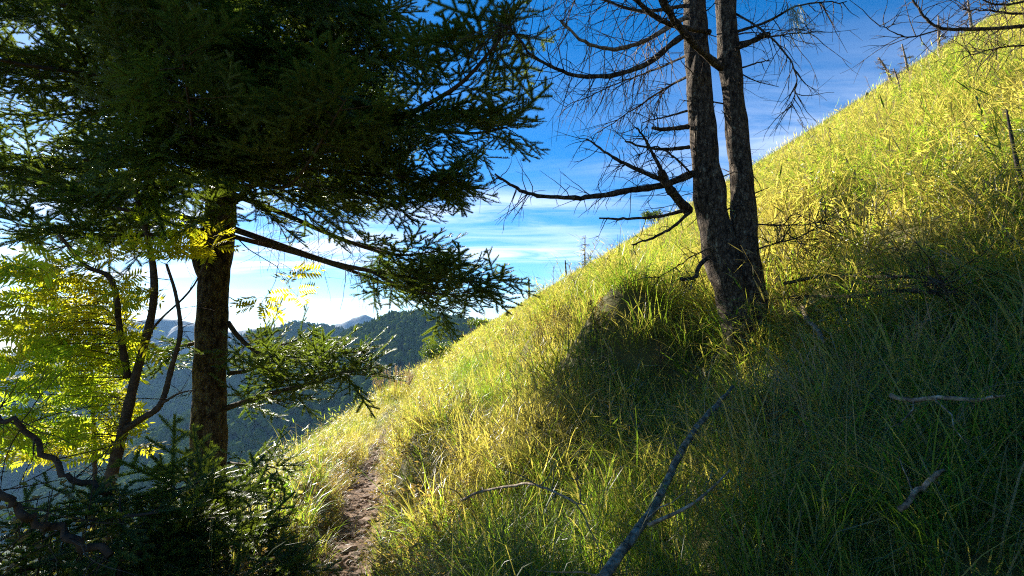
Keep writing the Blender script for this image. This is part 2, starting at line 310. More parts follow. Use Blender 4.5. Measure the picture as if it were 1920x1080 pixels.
rA, bA = ridge('mountain_ridge', C([(400, 760, 1500), (560, 700, 1450), (640, 655, 1400), (690, 618, 1380), (740, 596, 1350), (800, 594, 1300), (850, 600, 1250), (960, 640, 1200), (1100, 700, 1150)]), 0.62, 40, 16, 900, 21, M['mountain'], 'dark green forested ridge nearest behind the grassy slope')
rB, bB = ridge('mountain_ridge', C([(-200, 760, 2100), (120, 730, 2200), (300, 690, 2300), (420, 655, 2350), (490, 626, 2400), (545, 613, 2450), (600, 615, 2500), (640, 622, 2550), (700, 640, 2600)]), 0.55, 75, 22, 1400, 25, M['mountain'], 'bluish forested ridge sloping down into the valley at left')
ridge('mountain_peak', C([(430, 640, 5900), (560, 612, 6000), (620, 610, 6000), (652, 604, 6000), (670, 594, 6000), (684, 589, 6000), (696, 596, 6000), (720, 606, 6000), (800, 625, 6100)]), 0.62, 40, 45, 1500, 31, M['far_mountain'], 'far blue pointed mountain peak on the horizon')
ridge('mountain_range', C([(-300, 690, 4600), (0, 668, 4700), (130, 640, 4800), (230, 606, 4800), (300, 596, 4800), (345, 600, 4800), (430, 622, 4900), (520, 612, 5000), (590, 640, 5000)]), 0.55, 90, 45, 2000, 35, M['far_mountain'], 'hazy blue mountain range far away at left')
# forest: conifers and round crowns standing on the two near ridges
def conifer(seed):
    r = np.random.default_rng(seed); mb = MB(); k = 5; hh = 1.0
    for t in range(k):
        z0 = 0.12 + 0.82 * t / k; z1 = z0 + 0.34 - 0.02 * t; rad = 0.24 * (1 - t / k) ** 0.8 + 0.03; n = 8
        v = [(0, 0, min(z1, 1.0))] + [(math.cos(a) * q, math.sin(a) * q, z0 - 0.04 * (j % 2)) for j, (a, q) in enumerate(zip(np.linspace(0, 2 * math.pi, n, endpoint=False) + r.uniform(0, 1), rad * r.uniform(0.55, 1.25, n)))]
        mb.add(v, [(0, 1 + j, 1 + (j + 1) % n) for j in range(n)])
    mb.tube([(0, 0, 0), (0, 0, 0.3)], [0.02, 0.015], 4); return src_object('conifer', mb, M['far_leaf'])
def roundtree(seed):
    import bmesh
    r = np.random.default_rng(seed); bm = bmesh.new(); bmesh.ops.create_icosphere(bm, subdivisions=2, radius=0.33)
    for v in bm.verts: v.co = Vector(v.co) * float(r.uniform(0.7, 1.2)); v.co.z += 0.5
    mb = MB(); mb.add([v.co for v in bm.verts], [tuple(x.index for x in f.verts) for f in bm.faces]); bm.free(); mb.tube([(0, 0, 0), (0, 0, 0.4)], [0.03, 0.02], 4)
    return src_object('round_tree', mb, M['far_leaf'])
far_src = [conifer(1), conifer(2), conifer(3), roundtree(4), roundtree(5)]; fg = inst_group('far_trees', far_src)
def forest(hfun, npts, area, hgt, label, seed, clear=0.35):
    r = np.random.default_rng(seed); px = r.uniform(area[0], area[1], npts * 4); d = r.uniform(area[2], area[3], npts * 4)
    x = (px - 960) / F_PX * d; y = d; z = hfun(x, y); q = np.stack([x, y, z], 1); u, v, _ = proj(q)
    nz = sines(seed + 7, 8, 2 * math.pi / 500, 2 * math.pi / 90)(x, y)
    ok = (v > 560) & (v < 1000) & (nz > -1.5 + clear) & (z > -750); q = q[ok][:npts]; m = len(q)
    q[:, 2] -= 1.0
    o = scatter('forest', q, np.stack([np.zeros(m), np.zeros(m), r.uniform(0, 6.3, m)], 1), hgt * r.uniform(0.6, 1.3, m), r.choice(5, m, p=(.25, .25, .2, .15, .15)), fg, M['far_leaf'])
    tag(o, label, 'forest', kind='stuff')
forest(rA, 15000, (-150, 980, 500, 1600), 21, 'dark conifer forest covering the nearer ridge', 51)
forest(rB, 16000, (-60, 720, 1000, 2600), 28, 'hazy forest covering the far valley slopes', 57)

# ------------------------------------------------------------------ ground cover
def blade(mb, root, azim, length, width, bend, lean0, segs=4, twist=0.0):
    """one arching grass blade"""
    d = np.array([math.cos(azim), math.sin(azim), 0]); side = np.array([-math.sin(azim + twist), math.cos(azim + twist), 0]); p = np.array(root, float); v = []; ang = lean0
    for i in range(segs + 1):
        t = i / segs; w = width * (1 - t ** 1.6) * (0.6 + 0.4 * min(1, t * 4))
        if i < segs: v += [p - side * w / 2, p + side * w / 2]
        else: v.append(p.copy())
        ang = lean0 + bend * t ** 1.3
        p = p + (d * math.sin(ang) + np.array([0, 0, math.cos(ang)])) * length / segs
    f = [(2 * i, 2 * i + 1, 2 * i + 3, 2 * i + 2) for i in range(segs - 1)] + [(2 * segs - 2, 2 * segs - 1, 2 * segs)]
    mb.add(v, f)
def tussock(seed, n, rad, L, W, bend, down=0.8, spread=0.5, segs=4):
    r = np.random.default_rng(seed); mb = MB()
    for i in range(n):
        a = r.uniform(0, 2 * math.pi); q = rad * math.sqrt(r.random()); root = (q * math.cos(a), q * math.sin(a), -0.05)
        az = a + r.normal(0, 1.0); v = np.array([math.cos(az), math.sin(az)]) + np.array([-down * r.uniform(0, 1), -0.12]); az = math.atan2(v[1], v[0])
        blade(mb, root, az, L * r.uniform(0.5, 1.15), W * r.uniform(0.7, 1.3), bend * r.uniform(0.3, 1.5), r.uniform(0.02, spread), segs, r.normal(0, 0.4))
    return mb
def lance(mb, p, d, up, L, W):
    """lance-shaped leaf, folded a little along its middle"""
    d = norm(d); s = norm(np.cross(d, up)); n = np.cross(s, d)
    mb.add([p, p + d * L * 0.4 + s * W / 2 + n * W * 0.15, p + d * L, p + d * L * 0.4 - s * W / 2 + n * W * 0.15, p + d * L * 0.45], [(0, 1, 4), (1, 2, 4), (0, 4, 3), (4, 2, 3)])
def cane_tuft(seed, stems, H, L, W):
    r = np.random.default_rng(seed); mb = MB()
    for s in range(stems):
        a = r.uniform(0, 6.3); q = 0.16 * math.sqrt(r.random()); b = np.array([q * math.cos(a), q * math.sin(a), -0.05]); hh = H * r.uniform(0.6, 1.15); ln = np.array([r.normal(-0.18, 0.2), r.normal(0, 0.2), 0]) * hh
        pts = np.array([b, b + np.array([0, 0, hh * 0.55]) + ln * 0.35, b + np.array([0, 0, hh]) + ln]); pts = spline(pts, 5); mb.tube(pts, np.linspace(0.0025, 0.001, 5), 3)
        for k in range(int(r.integers(11, 16))):
            t = 0.25 + 0.75 * r.random(); p = pts[0] + (pts[-1] - pts[0]) * t; az = r.uniform(0, 6.3); d = np.array([math.cos(az), math.sin(az), r.normal(0.25, 0.45)])
            lance(mb, p, d, np.array([0, 0, 1.]) + r.normal(0, 0.22, 3), L * r.uniform(0.6, 1.2), W * r.uniform(0.7, 1.2))
    return mb
def stalk(seed, n, H):
    r = np.random.default_rng(seed); mb = MB()
    for s in range(n):
        b = np.array([r.normal(0, 0.08), r.normal(0, 0.08), -0.05]); hh = H * r.uniform(0.7, 1.1); ln = np.array([r.normal(-0.1, 0.15), r.normal(0, 0.12), 0]) * hh
        pts = spline([b, b + [0, 0, hh * 0.5] + ln * 0.2, b + [0, 0, hh * 0.97] + ln], 7); mb.tube(pts, np.linspace(0.0036, 0.0018, 7), 3)
        for k in range(11):
            t = 0.74 + 0.26 * k / 11; p = pts[0] + (pts[-1] - pts[0]) * t; p = np.array([np.interp(t, np.linspace(0, 1, 7), pts[:, c]) for c in range(3)]); az = r.uniform(0, 6.3)
            lance(mb, p, np.array([math.cos(az) * 0.45 - 0.25, math.sin(az) * 0.45, 0.8]), np.array([1., 0, 0.2]), 0.055 * r.uniform(0.6, 1.3), 0.008)
    return mb
def herb(seed, stems, H, L=0.028, W=0.012):
    r = np.random.default_rng(seed); mb = MB()
    for s in range(stems):
        a = r.uniform(0, 6.3); ln = np.array([math.cos(a), math.sin(a), 0]) * H * r.uniform(0.1, 0.7); b = np.array([r.normal(0, 0.04), r.normal(0, 0.04), -0.04]); hh = H * r.uniform(0.5, 1.1)
        pts = spline([b, b + [0, 0, hh * 0.6] + ln * 0.4, b + [0, 0, hh] + ln], 5); mb.tube(pts, np.linspace(0.002, 0.0008, 5), 3)
        for k in range(22):
            t = 0.15 + 0.85 * r.random(); p = np.array([np.interp(t, np.linspace(0, 1, 5), pts[:, c]) for c in range(3)]); az = r.uniform(0, 6.3)
            lance(mb, p + r.normal(0, 0.006, 3), np.array([math.cos(az), math.sin(az), r.uniform(-0.2, 0.7)]), np.array([0, 0, 1.]) + r.normal(0, 0.9, 3), L * r.uniform(0.6, 1.4), W * r.uniform(0.7, 1.3))
    return mb
class Src:
    """a small mesh as arrays, for stamping many copies into one mesh"""
    def __init__(s, mb):
        s.v = np.concatenate(mb.v); s.tot = np.array([len(f) for f in mb.f], np.int32); s.loop = np.concatenate([np.array(f, np.int32) for f in mb.f])
def eul_mat(e):
    cx, cy, cz = np.cos(e).T; sx, sy, sz = np.sin(e).T
    return np.stack([np.stack([cy * cz, sx * sy * cz - cx * sz, cx * sy * cz + sx * sz], 1), np.stack([cy * sz, sx * sy * sz + cx * cz, cx * sy * sz - sx * cz], 1), np.stack([-sy, sx * cy, cx * cy], 1)], 1)
def stamp(srcs, pts, rot, scl, idx):
    """arrays (verts, loops, totals) of all the copies"""
    V, Lp, Tt, off = [], [], [], 0; Rm = eul_mat(np.asarray(rot))
    for k, sr in enumerate(srcs):
        w = np.nonzero(idx == k)[0]
        if not len(w): continue
        v = np.einsum('nij,mj->nmi', Rm[w], sr.v) * np.asarray(scl)[w][:, None, None] + np.asarray(pts)[w][:, None, :]; nv = len(sr.v)
        V.append(v.reshape(-1, 3)); Lp.append((sr.loop[None, :] + (off + np.arange(len(w)) * nv)[:, None]).ravel()); Tt.append(np.tile(sr.tot, len(w))); off += nv * len(w)
    return np.concatenate(V), np.concatenate(Lp), np.concatenate(Tt)
def array_mesh(name, arr, mat):
    v, lp, tt = arr; me = bpy.data.meshes.new(name); me.vertices.add(len(v)); me.vertices.foreach_set('co', v.ravel()); me.loops.add(len(lp)); me.loops.foreach_set('vertex_index', lp.astype(np.int32))
    me.polygons.add(len(tt)); st = np.concatenate([[0], np.cumsum(tt)[:-1]]).astype(np.int32); me.polygons.foreach_set('loop_start', st); me.update(calc_edges=True); me.validate(); me.materials.append(mat); return me
def array_object(name, arr, mat, parent=None):
    o = bpy.data.objects.new(name, array_mesh(name, arr, mat)); COL.objects.link(o)
    if parent is not None: o.parent = parent; o.location = -world_loc(parent)
    return o
GRAD = np.array([0.60, 0.06])
def local_rot(x, y, e=0.4):
    """turns the mean hillside plane into the local one"""
    gx = (h(x + e, y) - h(x - e, y)) / (2 * e); gy = (h(x, y + e) - h(x, y - e)) / (2 * e); N = np.stack([-gx, -gy, np.ones_like(gx)], 1); N /= np.linalg.norm(N, axis=1, keepdims=True); n0 = norm(np.array([-GRAD[0], -GRAD[1], 1]))
    ax = np.cross(n0, N); c = (N @ n0)[:, None, None]; K = np.zeros((len(x), 3, 3)); K[:, 0, 1] = -ax[:, 2]; K[:, 0, 2] = ax[:, 1]; K[:, 1, 0] = ax[:, 2]; K[:, 1, 2] = -ax[:, 0]; K[:, 2, 0] = -ax[:, 1]; K[:, 2, 1] = ax[:, 0]
    Rm = np.eye(3)[None] + K + K @ K / (1 + c); return euler_from_axes(Rm[:, :, 0], Rm[:, :, 1], Rm[:, :, 2])
def upright(r, m, tilt=0.18): return np.stack([r.normal(0, tilt, m), r.normal(-0.10, tilt, m), r.normal(0, 1.3, m)], 1)
def keep_off(x, y, wl=0.36, wr=0.40):
    d = x - trail_x(y); return ((d < -wl) | (d > wr) | (y > 34))
patch_n = sines(71, 10, 0.25, 1.6)
def near_zone(x, y): return (np.hypot(x, y) < 5.8) | ((np.abs(x - trail_x(y)) < 1.5) & (y < 20) & (y > 0))
def near_points(dens, seed):
    r = np.random.default_rng(seed); n = int(dens * 12 * 22.5); x = r.uniform(-5.5, 6.5, n); y = r.uniform(-2.5, 20, n); a = np.degrees(np.arctan2(x, y))
    ok = near_zone(x, y) & (np.hypot(x, y) > 0.6) & (a > -75) & (a < 85) & ((np.hypot(x, y) < 7) | (r.random(n) < 0.6)); return x[ok], y[ok], r
TUFTS = [(62, .10, .46, .0046, 2.4, .7, .6), (60, .13, .56, .0055, 2.6, .9, .6), (50, .10, .34, .0060, 1.6, .4, .9), (50, .13, .62, .0070, 2.3, .9, .6), (34, .12, .40, .0100, 1.9, .4, .9)]
tuft_src = [Src(tussock(100 + i, *t, segs=4)) for i, t in enumerate(TUFTS)]
cane_src = [Src(cane_tuft(120 + i, 7, H, L, W)) for i, (H, L, W) in enumerate([(.55, .11, .011), (.7, .13, .012), (.45, .09, .010)])]
x, y, r = near_points(44, 201); wy = np.interp(y, [4, 7, 11, 14], [1, .95, .85, .6]); d = x - trail_x(y); ok = ((d < -.21 * wy) | (d > .24 * wy)); x, y = x[ok], y[ok]; m = len(x); rad = np.hypot(x, y)
d = np.abs(x - trail_x(y)); s = r.uniform(0.55, 1.3, m) * np.interp(rad, [1.0, 2.2], [.7, 1]) * np.where((d < 0.5) & (y < 30), np.interp(y, [4, 6], [.8, .62]), 1) * np.where(patch_n(x * 1.7, y * 1.7) > 0.7, 1.25, 0.95) * np.where((x - trail_x(y) < -.5) & (x - trail_x(y) > -1.4) & (y > 4), 1.25, 1)
arr = stamp(tuft_src, np.stack([x, y, h(x, y)], 1), upright(r, m), s, np.where(rad < 2.4, r.integers(0, 2, m), r.integers(0, 5, m))); print('near grass', m, len(arr[1]) - 2 * len(arr[2]))
tag(array_object('grass', arr, M['grass']), 'long arching grass tussocks close beside the trail and on the near slope', 'grass', kind='stuff')
r = np.random.default_rng(209); n = 1100; q = np.sqrt(r.uniform(.7 ** 2, 3.3 ** 2, n)); a = np.radians(r.uniform(-20, 85, n)); x, y = q * np.sin(a), q * np.cos(a); ok = (x - trail_x(y)) > .4; x, y = x[ok], y[ok]; m = len(x)
arr = stamp(tuft_src, np.stack([x, y, h(x, y)], 1), upright(r, m, .25), r.uniform(.35, .75, m) * np.interp(np.hypot(x, y), [.8, 1.8], [.6, 1]), r.integers(0, 3, m))
tag(array_object('undergrass', arr, M['grass']), 'short tangled grass filling the ground under the nearest tussocks', 'grass', kind='stuff')
x, y, r = near_points(20, 202); ok = keep_off(x, y, .6, .9) & (np.hypot(x, y) > 2.7) & (r.random(len(x)) < np.clip(0.3 + 0.5 * patch_n(x, y) + 0.12 * (x - trail_x(y)), 0.05, 1)) & ~((x < -1.6) & (y < 4.2)); x, y = x[ok], y[ok]; m = len(x)
arr = stamp(cane_src, np.stack([x, y, h(x, y)], 1), upright(r, m, 0.15), r.uniform(0.6, 1.1, m), r.integers(0, 3, m)); print('near cane', m, len(arr[1]) - 2 * len(arr[2]))
tag(array_object('dwarf_bamboo', arr, M['cane']), 'low leafy dwarf bamboo among the near slope grass', 'bamboo', kind='stuff')
x, y, r = near_points(0.01, 1); r = np.random.default_rng(208); n = 6000; q = np.sqrt(r.uniform(5.6 ** 2, 12.5 ** 2, n)); a = np.radians(r.uniform(-62, 66, n)); x, y = q * np.sin(a), q * np.cos(a); ok = ~near_zone(x, y) & (r.random(n) < np.interp(q, [5.6, 8, 12.5], [.75, .55, .4])); x, y = x[ok], y[ok]; m = len(x)
g_mid = inst_group('grass_tufts', [bpy.data.objects.new('tuft', array_mesh('tuft', (t.v, t.loop, t.tot), M['grass'])) for t in tuft_src])
tag(scatter('grass', np.stack([x, y, h(x, y)], 1), upright(r, m), r.uniform(0.6, 1.3, m) * 1.1, r.integers(0, 5, m), g_mid, M['grass']), 'arching grass tussocks on the mounds just above the near slope', 'grass', kind='stuff'); print('mid tufts', m)
ok = r.random(m) < 0.5; g_midc = inst_group('cane_tufts', [bpy.data.objects.new('cane', array_mesh('cane', (t.v, t.loop, t.tot), M['cane'])) for t in cane_src]); xx = x[ok] + .1; yy_ = y[ok]
tag(scatter('dwarf_bamboo', np.stack([xx, yy_, h(xx, yy_)], 1), upright(r, len(xx), .15), r.uniform(0.6, 1.1, len(xx)), r.integers(0, 3, len(xx)), g_midc, M['cane']), 'leafy dwarf bamboo on the mounds just above the near slope', 'bamboo', kind='stuff')
x, y, r = near_points(9, 206); ok = keep_off(x, y, .6, .6) & (np.hypot(x, y) > 1.7) & (patch_n(x * 2 + 3, y * 2) > -0.1); x, y = x[ok], y[ok]; m = len(x)
arr = stamp([Src(herb(180 + i, 6, H, .042, .012)) for i, H in enumerate((.5, .42, .6))], np.stack([x, y, h(x, y)], 1), upright(r, m, .2), r.uniform(.7, 1.15, m), r.integers(0, 3, m)); print('sprigs', m)
tag(array_object('leafy_sprigs', arr, M['cane']), 'small-leaved green sprigs growing up through the near slope grass', 'herbs', kind='stuff')
# farther up: patches of the same cover laid over the slope
def patch(seed, size, n, srcs, scale):
    r = np.random.default_rng(seed); g = int(math.ceil(math.sqrt(n))); c = (np.stack(np.meshgrid(np.arange(g), np.arange(g)), 2).reshape(-1, 2)[:n] + r.uniform(0, 1, (n, 2))) / g - 0.5; c *= size
    return stamp(srcs, np.stack([c[:, 0], c[:, 1], c @ GRAD], 1), upright(r, n), scale * r.uniform(0.6, 1.25, n), r.integers(0, len(srcs), n))
def patch_src(name, seeds, size, n, srcs, scale, mat): return [bpy.data.objects.new(name, array_mesh(name, patch(q, size, n, srcs, scale), mat)) for q in seeds]
mid_t = [Src(tussock(130 + i, 34, rd, L, W * 1.7, bd, dn, sp, segs=3)) for i, (nb, rd, L, W, bd, dn, sp) in enumerate(TUFTS)]
far_t = [Src(tussock(150 + i, 20, rd * 1.5, L * 1.15, W * 3.2, bd, dn, sp, segs=2)) for i, (nb, rd, L, W, bd, dn, sp) in enumerate(TUFTS)]
mid_c = [Src(cane_tuft(170 + i, 5, H, L * 1.1, W * 1.3)) for i, (H, L, W) in enumerate([(.55, .11, .011), (.7, .13, .012), (.6, .1, .011)])]
def patch_points(step, r0, r1, seed, amin, amax):
    r = np.random.default_rng(seed); g = np.arange(-r1, r1, step); X, Y = np.meshgrid(g, g); x = X.ravel() + r.uniform(-.15, .15, X.size) * step; y = Y.ravel() + r.uniform(-.15, .15, X.size) * step
    q = np.hypot(x, y); a = np.degrees(np.arctan2(x, y)); d = x - trail_x(y)
    ok = (q >= r0) & (q < r1) & (a > amin) & (a < amax) & ((np.abs(d) > 0.9 + step * 0.5) | (y > 19)) & ~near_zone(x, y) & (x > -26); return x[ok], y[ok], r
for name, mat, step, r0, r1, n, srcs, scale, prob, lab, cat, seed in (
    ('grass', 'grass', 1.0, 12, 26, 24, mid_t, 1.0, 1.0, 'yellow-green grass on the middle of the hillside', 'grass', 500),
    ('grass', 'grass', 2.4, 26, 112, 60, far_t, 1.25, 1.0, 'distant yellow-green grass up to the hill skyline', 'grass', 510),
    ('dwarf_bamboo', 'cane', 1.1, 12, 48, 14, mid_c, 1.0, 0.85, 'leafy dwarf bamboo mixed into the middle hillside grass', 'bamboo', 520)):
    x, y, r = patch_points(step, r0, r1, seed, -72, 76); ok = r.random(len(x)) < prob; x, y = x[ok], y[ok]; m = len(x); so = patch_src(name, range(seed + 1, seed + 7), step * 1.12, n, srcs, scale, M[mat])
    tag(scatter(name, np.stack([x, y, h(x, y)], 1), local_rot(x, y, step * 0.5), r.uniform(0.94, 1.06, m), r.integers(0, 6, m), inst_group(lab, so), M[mat]), lab, cat, kind='stuff'); print(name, m)
r = np.random.default_rng(203); n = 2000; q = 4 + 100 * r.random(n) ** 0.8; a = np.radians(r.uniform(-60, 60, n)); x, y = q * np.sin(a), q * np.cos(a); ok = keep_off(x, y, 1, 1) & (x > -20); x, y, q = x[ok], y[ok], q[ok]; m = len(x)
stalk_src = [Src(stalk(140 + i, k, H)) for i, (k, H) in enumerate([(2, 1.0), (3, 1.2), (1, 1.1)])]
arr = stamp(stalk_src, np.stack([x, y, h(x, y)], 1), upright(r, m, 0.14), r.uniform(0.6, 1.1, m) * (1 + 0.6 * smooth((q - 25) / 50)), r.integers(0, 3, m)); print('stalks', m, len(arr[1]) - 2 * len(arr[2]))
tag(array_object('seed_stalks', arr, M['stalk']), 'dry beige seed stalks standing above the hillside grass', 'seed stalks', kind='stuff')
n = 520; r = np.random.default_rng(204); y = 1.8 + 9 * r.random(n) ** 1.3; sd = np.where(r.random(n) < 0.5, -1, 1); x = trail_x(y) + sd * (0.27 + np.abs(r.normal(0, 0.3, n)))
herb_src = [Src(herb(160 + i, 5, H)) for i, H in enumerate((.28, .36, .22))]
arr = stamp(herb_src, np.stack([x, y, h(x, y)], 1), upright(r, n, 0.2), r.uniform(0.6, 1.2, n), r.integers(0, 3, n)); print('herbs', n, len(arr[1]) - 2 * len(arr[2]))
tag(array_object('trailside_herbs', arr, M['herb']), 'small brownish-green leafy herbs along the trail edges', 'herbs', kind='stuff')

# ------------------------------------------------------------------ wood and foliage builders
Zup = np.array([0, 0, 1.])
def add_shoot(mb, p, d, u, L, r):
    """one needled shoot: needles in a flat comb on both sides and a row above"""
    d = norm(d); x = norm(np.cross(d, u)); u = np.cross(x, d); mb.tube([p, p + d * L], [0.0018, 0.001], 3, False); n = max(6, int(L / 0.0062))
    for i in range(n):
        t = (i + 0.5) / n; nl = 0.025 * (0.75 + 0.4 * math.sin(math.pi * min(1, t * 1.1))); an = math.radians(66 - 30 * t)
        for sg, el in ((1, 0.25), (-1, 0.25), (r.choice([-1, 1]) * 0.5, 0.8)):
            e = norm(x * sg * math.sin(an) + d * math.cos(an) + u * (el + r.normal(0, 0.12))); q = p + d * L * t; w = norm(np.cross(e, x * 0.2 + d * 0.1 + u)) * 0.0032
            mb.add([q - w, q + w, q + e * nl], [(0, 1, 2)])
def spray(seed, L):
    """a side twig with its shoots, along +Y"""
    r = np.random.default_rng(seed); mb = MB(); y = np.array([0, 1., 0]); x = np.array([1., 0, 0]); t = 0.0; sg = 1
    add_shoot(mb, np.zeros(3), y, Zup, L, r)
    t = 0.05 + 0.02 * r.random()
    while t < L - 0.03:
        sg = -sg; l = min(0.13, (L - t) * 0.75 + 0.03) * r.uniform(0.75, 1.1); a = math.radians(r.uniform(42, 60))
        add_shoot(mb, y * t, y * math.cos(a) + x * sg * math.sin(a) + Zup * r.normal(0, 0.15), Zup, l, r); t += r.uniform(0.04, 0.06)
    return src_object('spray', mb, M['needle'])
SPRAY_L = [0.10, 0.17, 0.26, 0.36]; g_shoot = inst_group('fir_sprays', [spray(300 + i * 2 + k, l) for i, l in enumerate(SPRAY_L) for k in range(2)])
def crooked(p, d, L, r, n=5, droop=-0.1, wob=0.12):
    """a bent stick from p along d"""
    pts = [np.array(p, float)]; d = norm(np.array(d, float))
    for i in range(n):
        d = norm(d + r.normal(0, wob, 3) + Zup * droop / n); pts.append(pts[-1] + d * L / n)
    return np.array(pts)
def dead_twigs(mb, pts, r, count, L, t0=0.1, t1=1.0, down=0.5, rad=0.004, sub=3, side=None):
    """bare twigs standing off a limb, with finer twigs of their own"""
    pts = np.asarray(pts); n = len(pts) - 1
    for k in range(count):
        t = r.uniform(t0, t1) * n; i = min(int(t), n - 1); p = pts[i] + (pts[i + 1] - pts[i]) * (t - i); T = norm(pts[i + 1] - pts[i])
        d = r.normal(0, 1, 3); d = norm(d - T * (d @ T)) + T * r.uniform(0.2, 0.9); d[2] -= down * r.random()
        if side is not None: d = d + side
        l = L * r.uniform(0.4, 1.2); q = crooked(p, d, l, r, 5, r.normal(-0.35 * down, 0.3), 0.16); mb.tube(q, np.linspace(rad, rad * 0.3, len(q)), 3)
        for s in range(int(r.integers(0, sub + 1))):
            j = int(r.integers(1, 5)); dd = norm(q[j] - q[j - 1]) + r.normal(0, 0.6, 3); dd[2] -= down * 0.4
            q2 = crooked(q[j], dd, l * r.uniform(0.25, 0.6), r, 3, -0.2, 0.15); mb.tube(q2, np.linspace(rad * 0.5, rad * 0.2, len(q2)), 3)
def trunk_mesh(mb, pts, rad, r, sides=22, n=70, rough=0.06, flare=0.0):
    """tapered trunk with uneven bark surface"""
    c = spline(pts, n); rs = np.interp(np.linspace(0, 1, n), np.linspace(0, 1, len(rad)), rad)
    if flare: rs = rs * (1 + flare * np.exp(-np.linspace(0, 1, n) * 9))
    th = np.arange(sides) * 2 * math.pi / sides; f1 = sines(int(r.integers(1e6)), 10, 2, 9); f2 = sines(int(r.integers(1e6)), 14, 10, 45)
    T = np.gradient(c, axis=0); T /= np.linalg.norm(T, axis=1, keepdims=True); A = np.cross(T, [0, 1., 0]); A /= np.linalg.norm(A, axis=1, keepdims=True); B = np.cross(T, A)
    s = np.concatenate([[0], np.cumsum(np.linalg.norm(np.diff(c, axis=0), axis=1))])
    ox = np.cos(th)[None, :] * np.ones((n, 1)); oy = np.sin(th)[None, :] * np.ones((n, 1)); S = s[:, None] * np.ones((1, sides))
    q = 1 + rough * (f1(ox * 1.0 + S * 0.7, oy + S * 0.6) + 1.6 * f2(ox * 0.25 + S * 0.9, oy * 0.25 - S * 0.5))
    if flare:
        lob = np.maximum(0, np.cos(th * 5 + 0.7))[None, :]; q = q + flare * 0.35 * lob * np.exp(-np.linspace(0, 1, n) * 14)[:, None]
    v = c[:, None, :] + (A[:, None, :] * ox[:, :, None] + B[:, None, :] * oy[:, :, None]) * (rs[:, None] * q)[:, :, None]
    f = [(i * sides + j, (i + 1) * sides + j, (i + 1) * sides + (j + 1) % sides, i * sides + (j + 1) % sides) for i in range(n - 1) for j in range(sides)]; f.append(tuple((n - 1) * sides + j for j in range(sides))[::-1])
    mb.add(v.reshape(-1, 3), f); return c, rs
def fir_branch(tree, poly, r0, bare, sec, r, twig_n=14, dens=1.0, droop=-0.12, ter=True, name='branch', wood='limb', lift=0.0):
    """one bough: limb with side twigs (part) and its needled shoots (sub-part)"""
    L = float(np.linalg.norm(np.diff(np.asarray(poly), axis=0), axis=1).sum()); n = max(6, int(L / 0.18)); pts = spline(poly, n); mb = MB()
    mb.tube(pts, r0 * (1 - np.linspace(0, 1, n)) ** 0.8 + 0.0035, 7)
    if twig_n: dead_twigs(mb, pts, r, twig_n, 0.45, 0.12, max(bare, 0.3), 0.35, 0.0032, 3)
    SP, SD, SU, SS = [], [], [], []
    def put(p, d, u, s): SP.append(p); SD.append(d); SU.append(u); SS.append(s)
    arc = np.linspace(0, 1, n); s = bare * L; sg = 1 if r.random() < 0.5 else -1
    def at(t): return np.array([np.interp(t, arc, pts[:, c]) for c in range(3)])
    while s < L:
        t = s / L; p = at(t); T = norm(at(min(1, t + 0.03)) - at(max(0, t - 0.03))); Sd = norm(np.cross(T, Zup)); U = np.cross(Sd, T); sg = -sg
        a = math.radians(r.uniform(42, 66)); l = sec * (0.18 + 0.95 * (1 - t) ** 0.65) * r.uniform(0.35, 1.2)
        if bare > 0: l *= min(1, 0.45 + (t - bare) * 3)
        d = T * math.cos(a) + Sd * sg * math.sin(a) + U * r.normal(0.0, 0.42) + Zup * lift
        q = crooked(p, d, l, r, 5, droop, 0.08); mb.tube(q, np.linspace(0.0055, 0.0018, 6), 3, False)
        nn = max(2, int(l / 0.085)); s2 = 1
        for k in range(nn):
            tt = (k + 0.6) / nn; j = min(int(tt * 5), 4); pp = q[j] + (q[j + 1] - q[j]) * (tt * 5 - j); dq = norm(q[j + 1] - q[j]); sd = norm(np.cross(dq, U)); s2 = -s2
            if tt > 0.1 and k % 2: put(pp, dq, U, r.uniform(0.16, 0.2))
            if not ter: continue
            for s3 in ((s2,) if r.random() < 0.35 else (1, -1)):
                l3 = min(0.32, 0.11 + 0.36 * l * (1 - tt)) * r.uniform(0.5, 1.15); a3 = math.radians(r.uniform(40, 62))
                put(pp, norm(dq * math.cos(a3) + sd * s3 * math.sin(a3) + U * r.normal(0.05, 0.42)), norm(U + r.normal(0, .25, 3)), l3)
        s += 0.085 / max(dens, 0.5)
    put(at(1.0), norm(pts[-1] - pts[-2]), Zup, 0.18)
    b = mb.build(name, M[wood], tree)
    Y = np.array([norm(v) for v in SD]); Xa = np.cross(Y, np.array(SU)); Xa /= np.maximum(np.linalg.norm(Xa, axis=1, keepdims=True), 1e-6); Za = np.cross(Xa, Y); m = len(Y)
    SS = np.array(SS); cl = np.argmin(np.abs(np.log(SS[:, None] / np.array(SPRAY_L)[None])), 1)
    tag(scatter('needles', np.array(SP), euler_from_axes(Xa, Y, Za), SS / np.array(SPRAY_L)[cl], cl * 2 + r.integers(0, 2, m), g_shoot, M['needle'], b), kind='stuff')
    return m

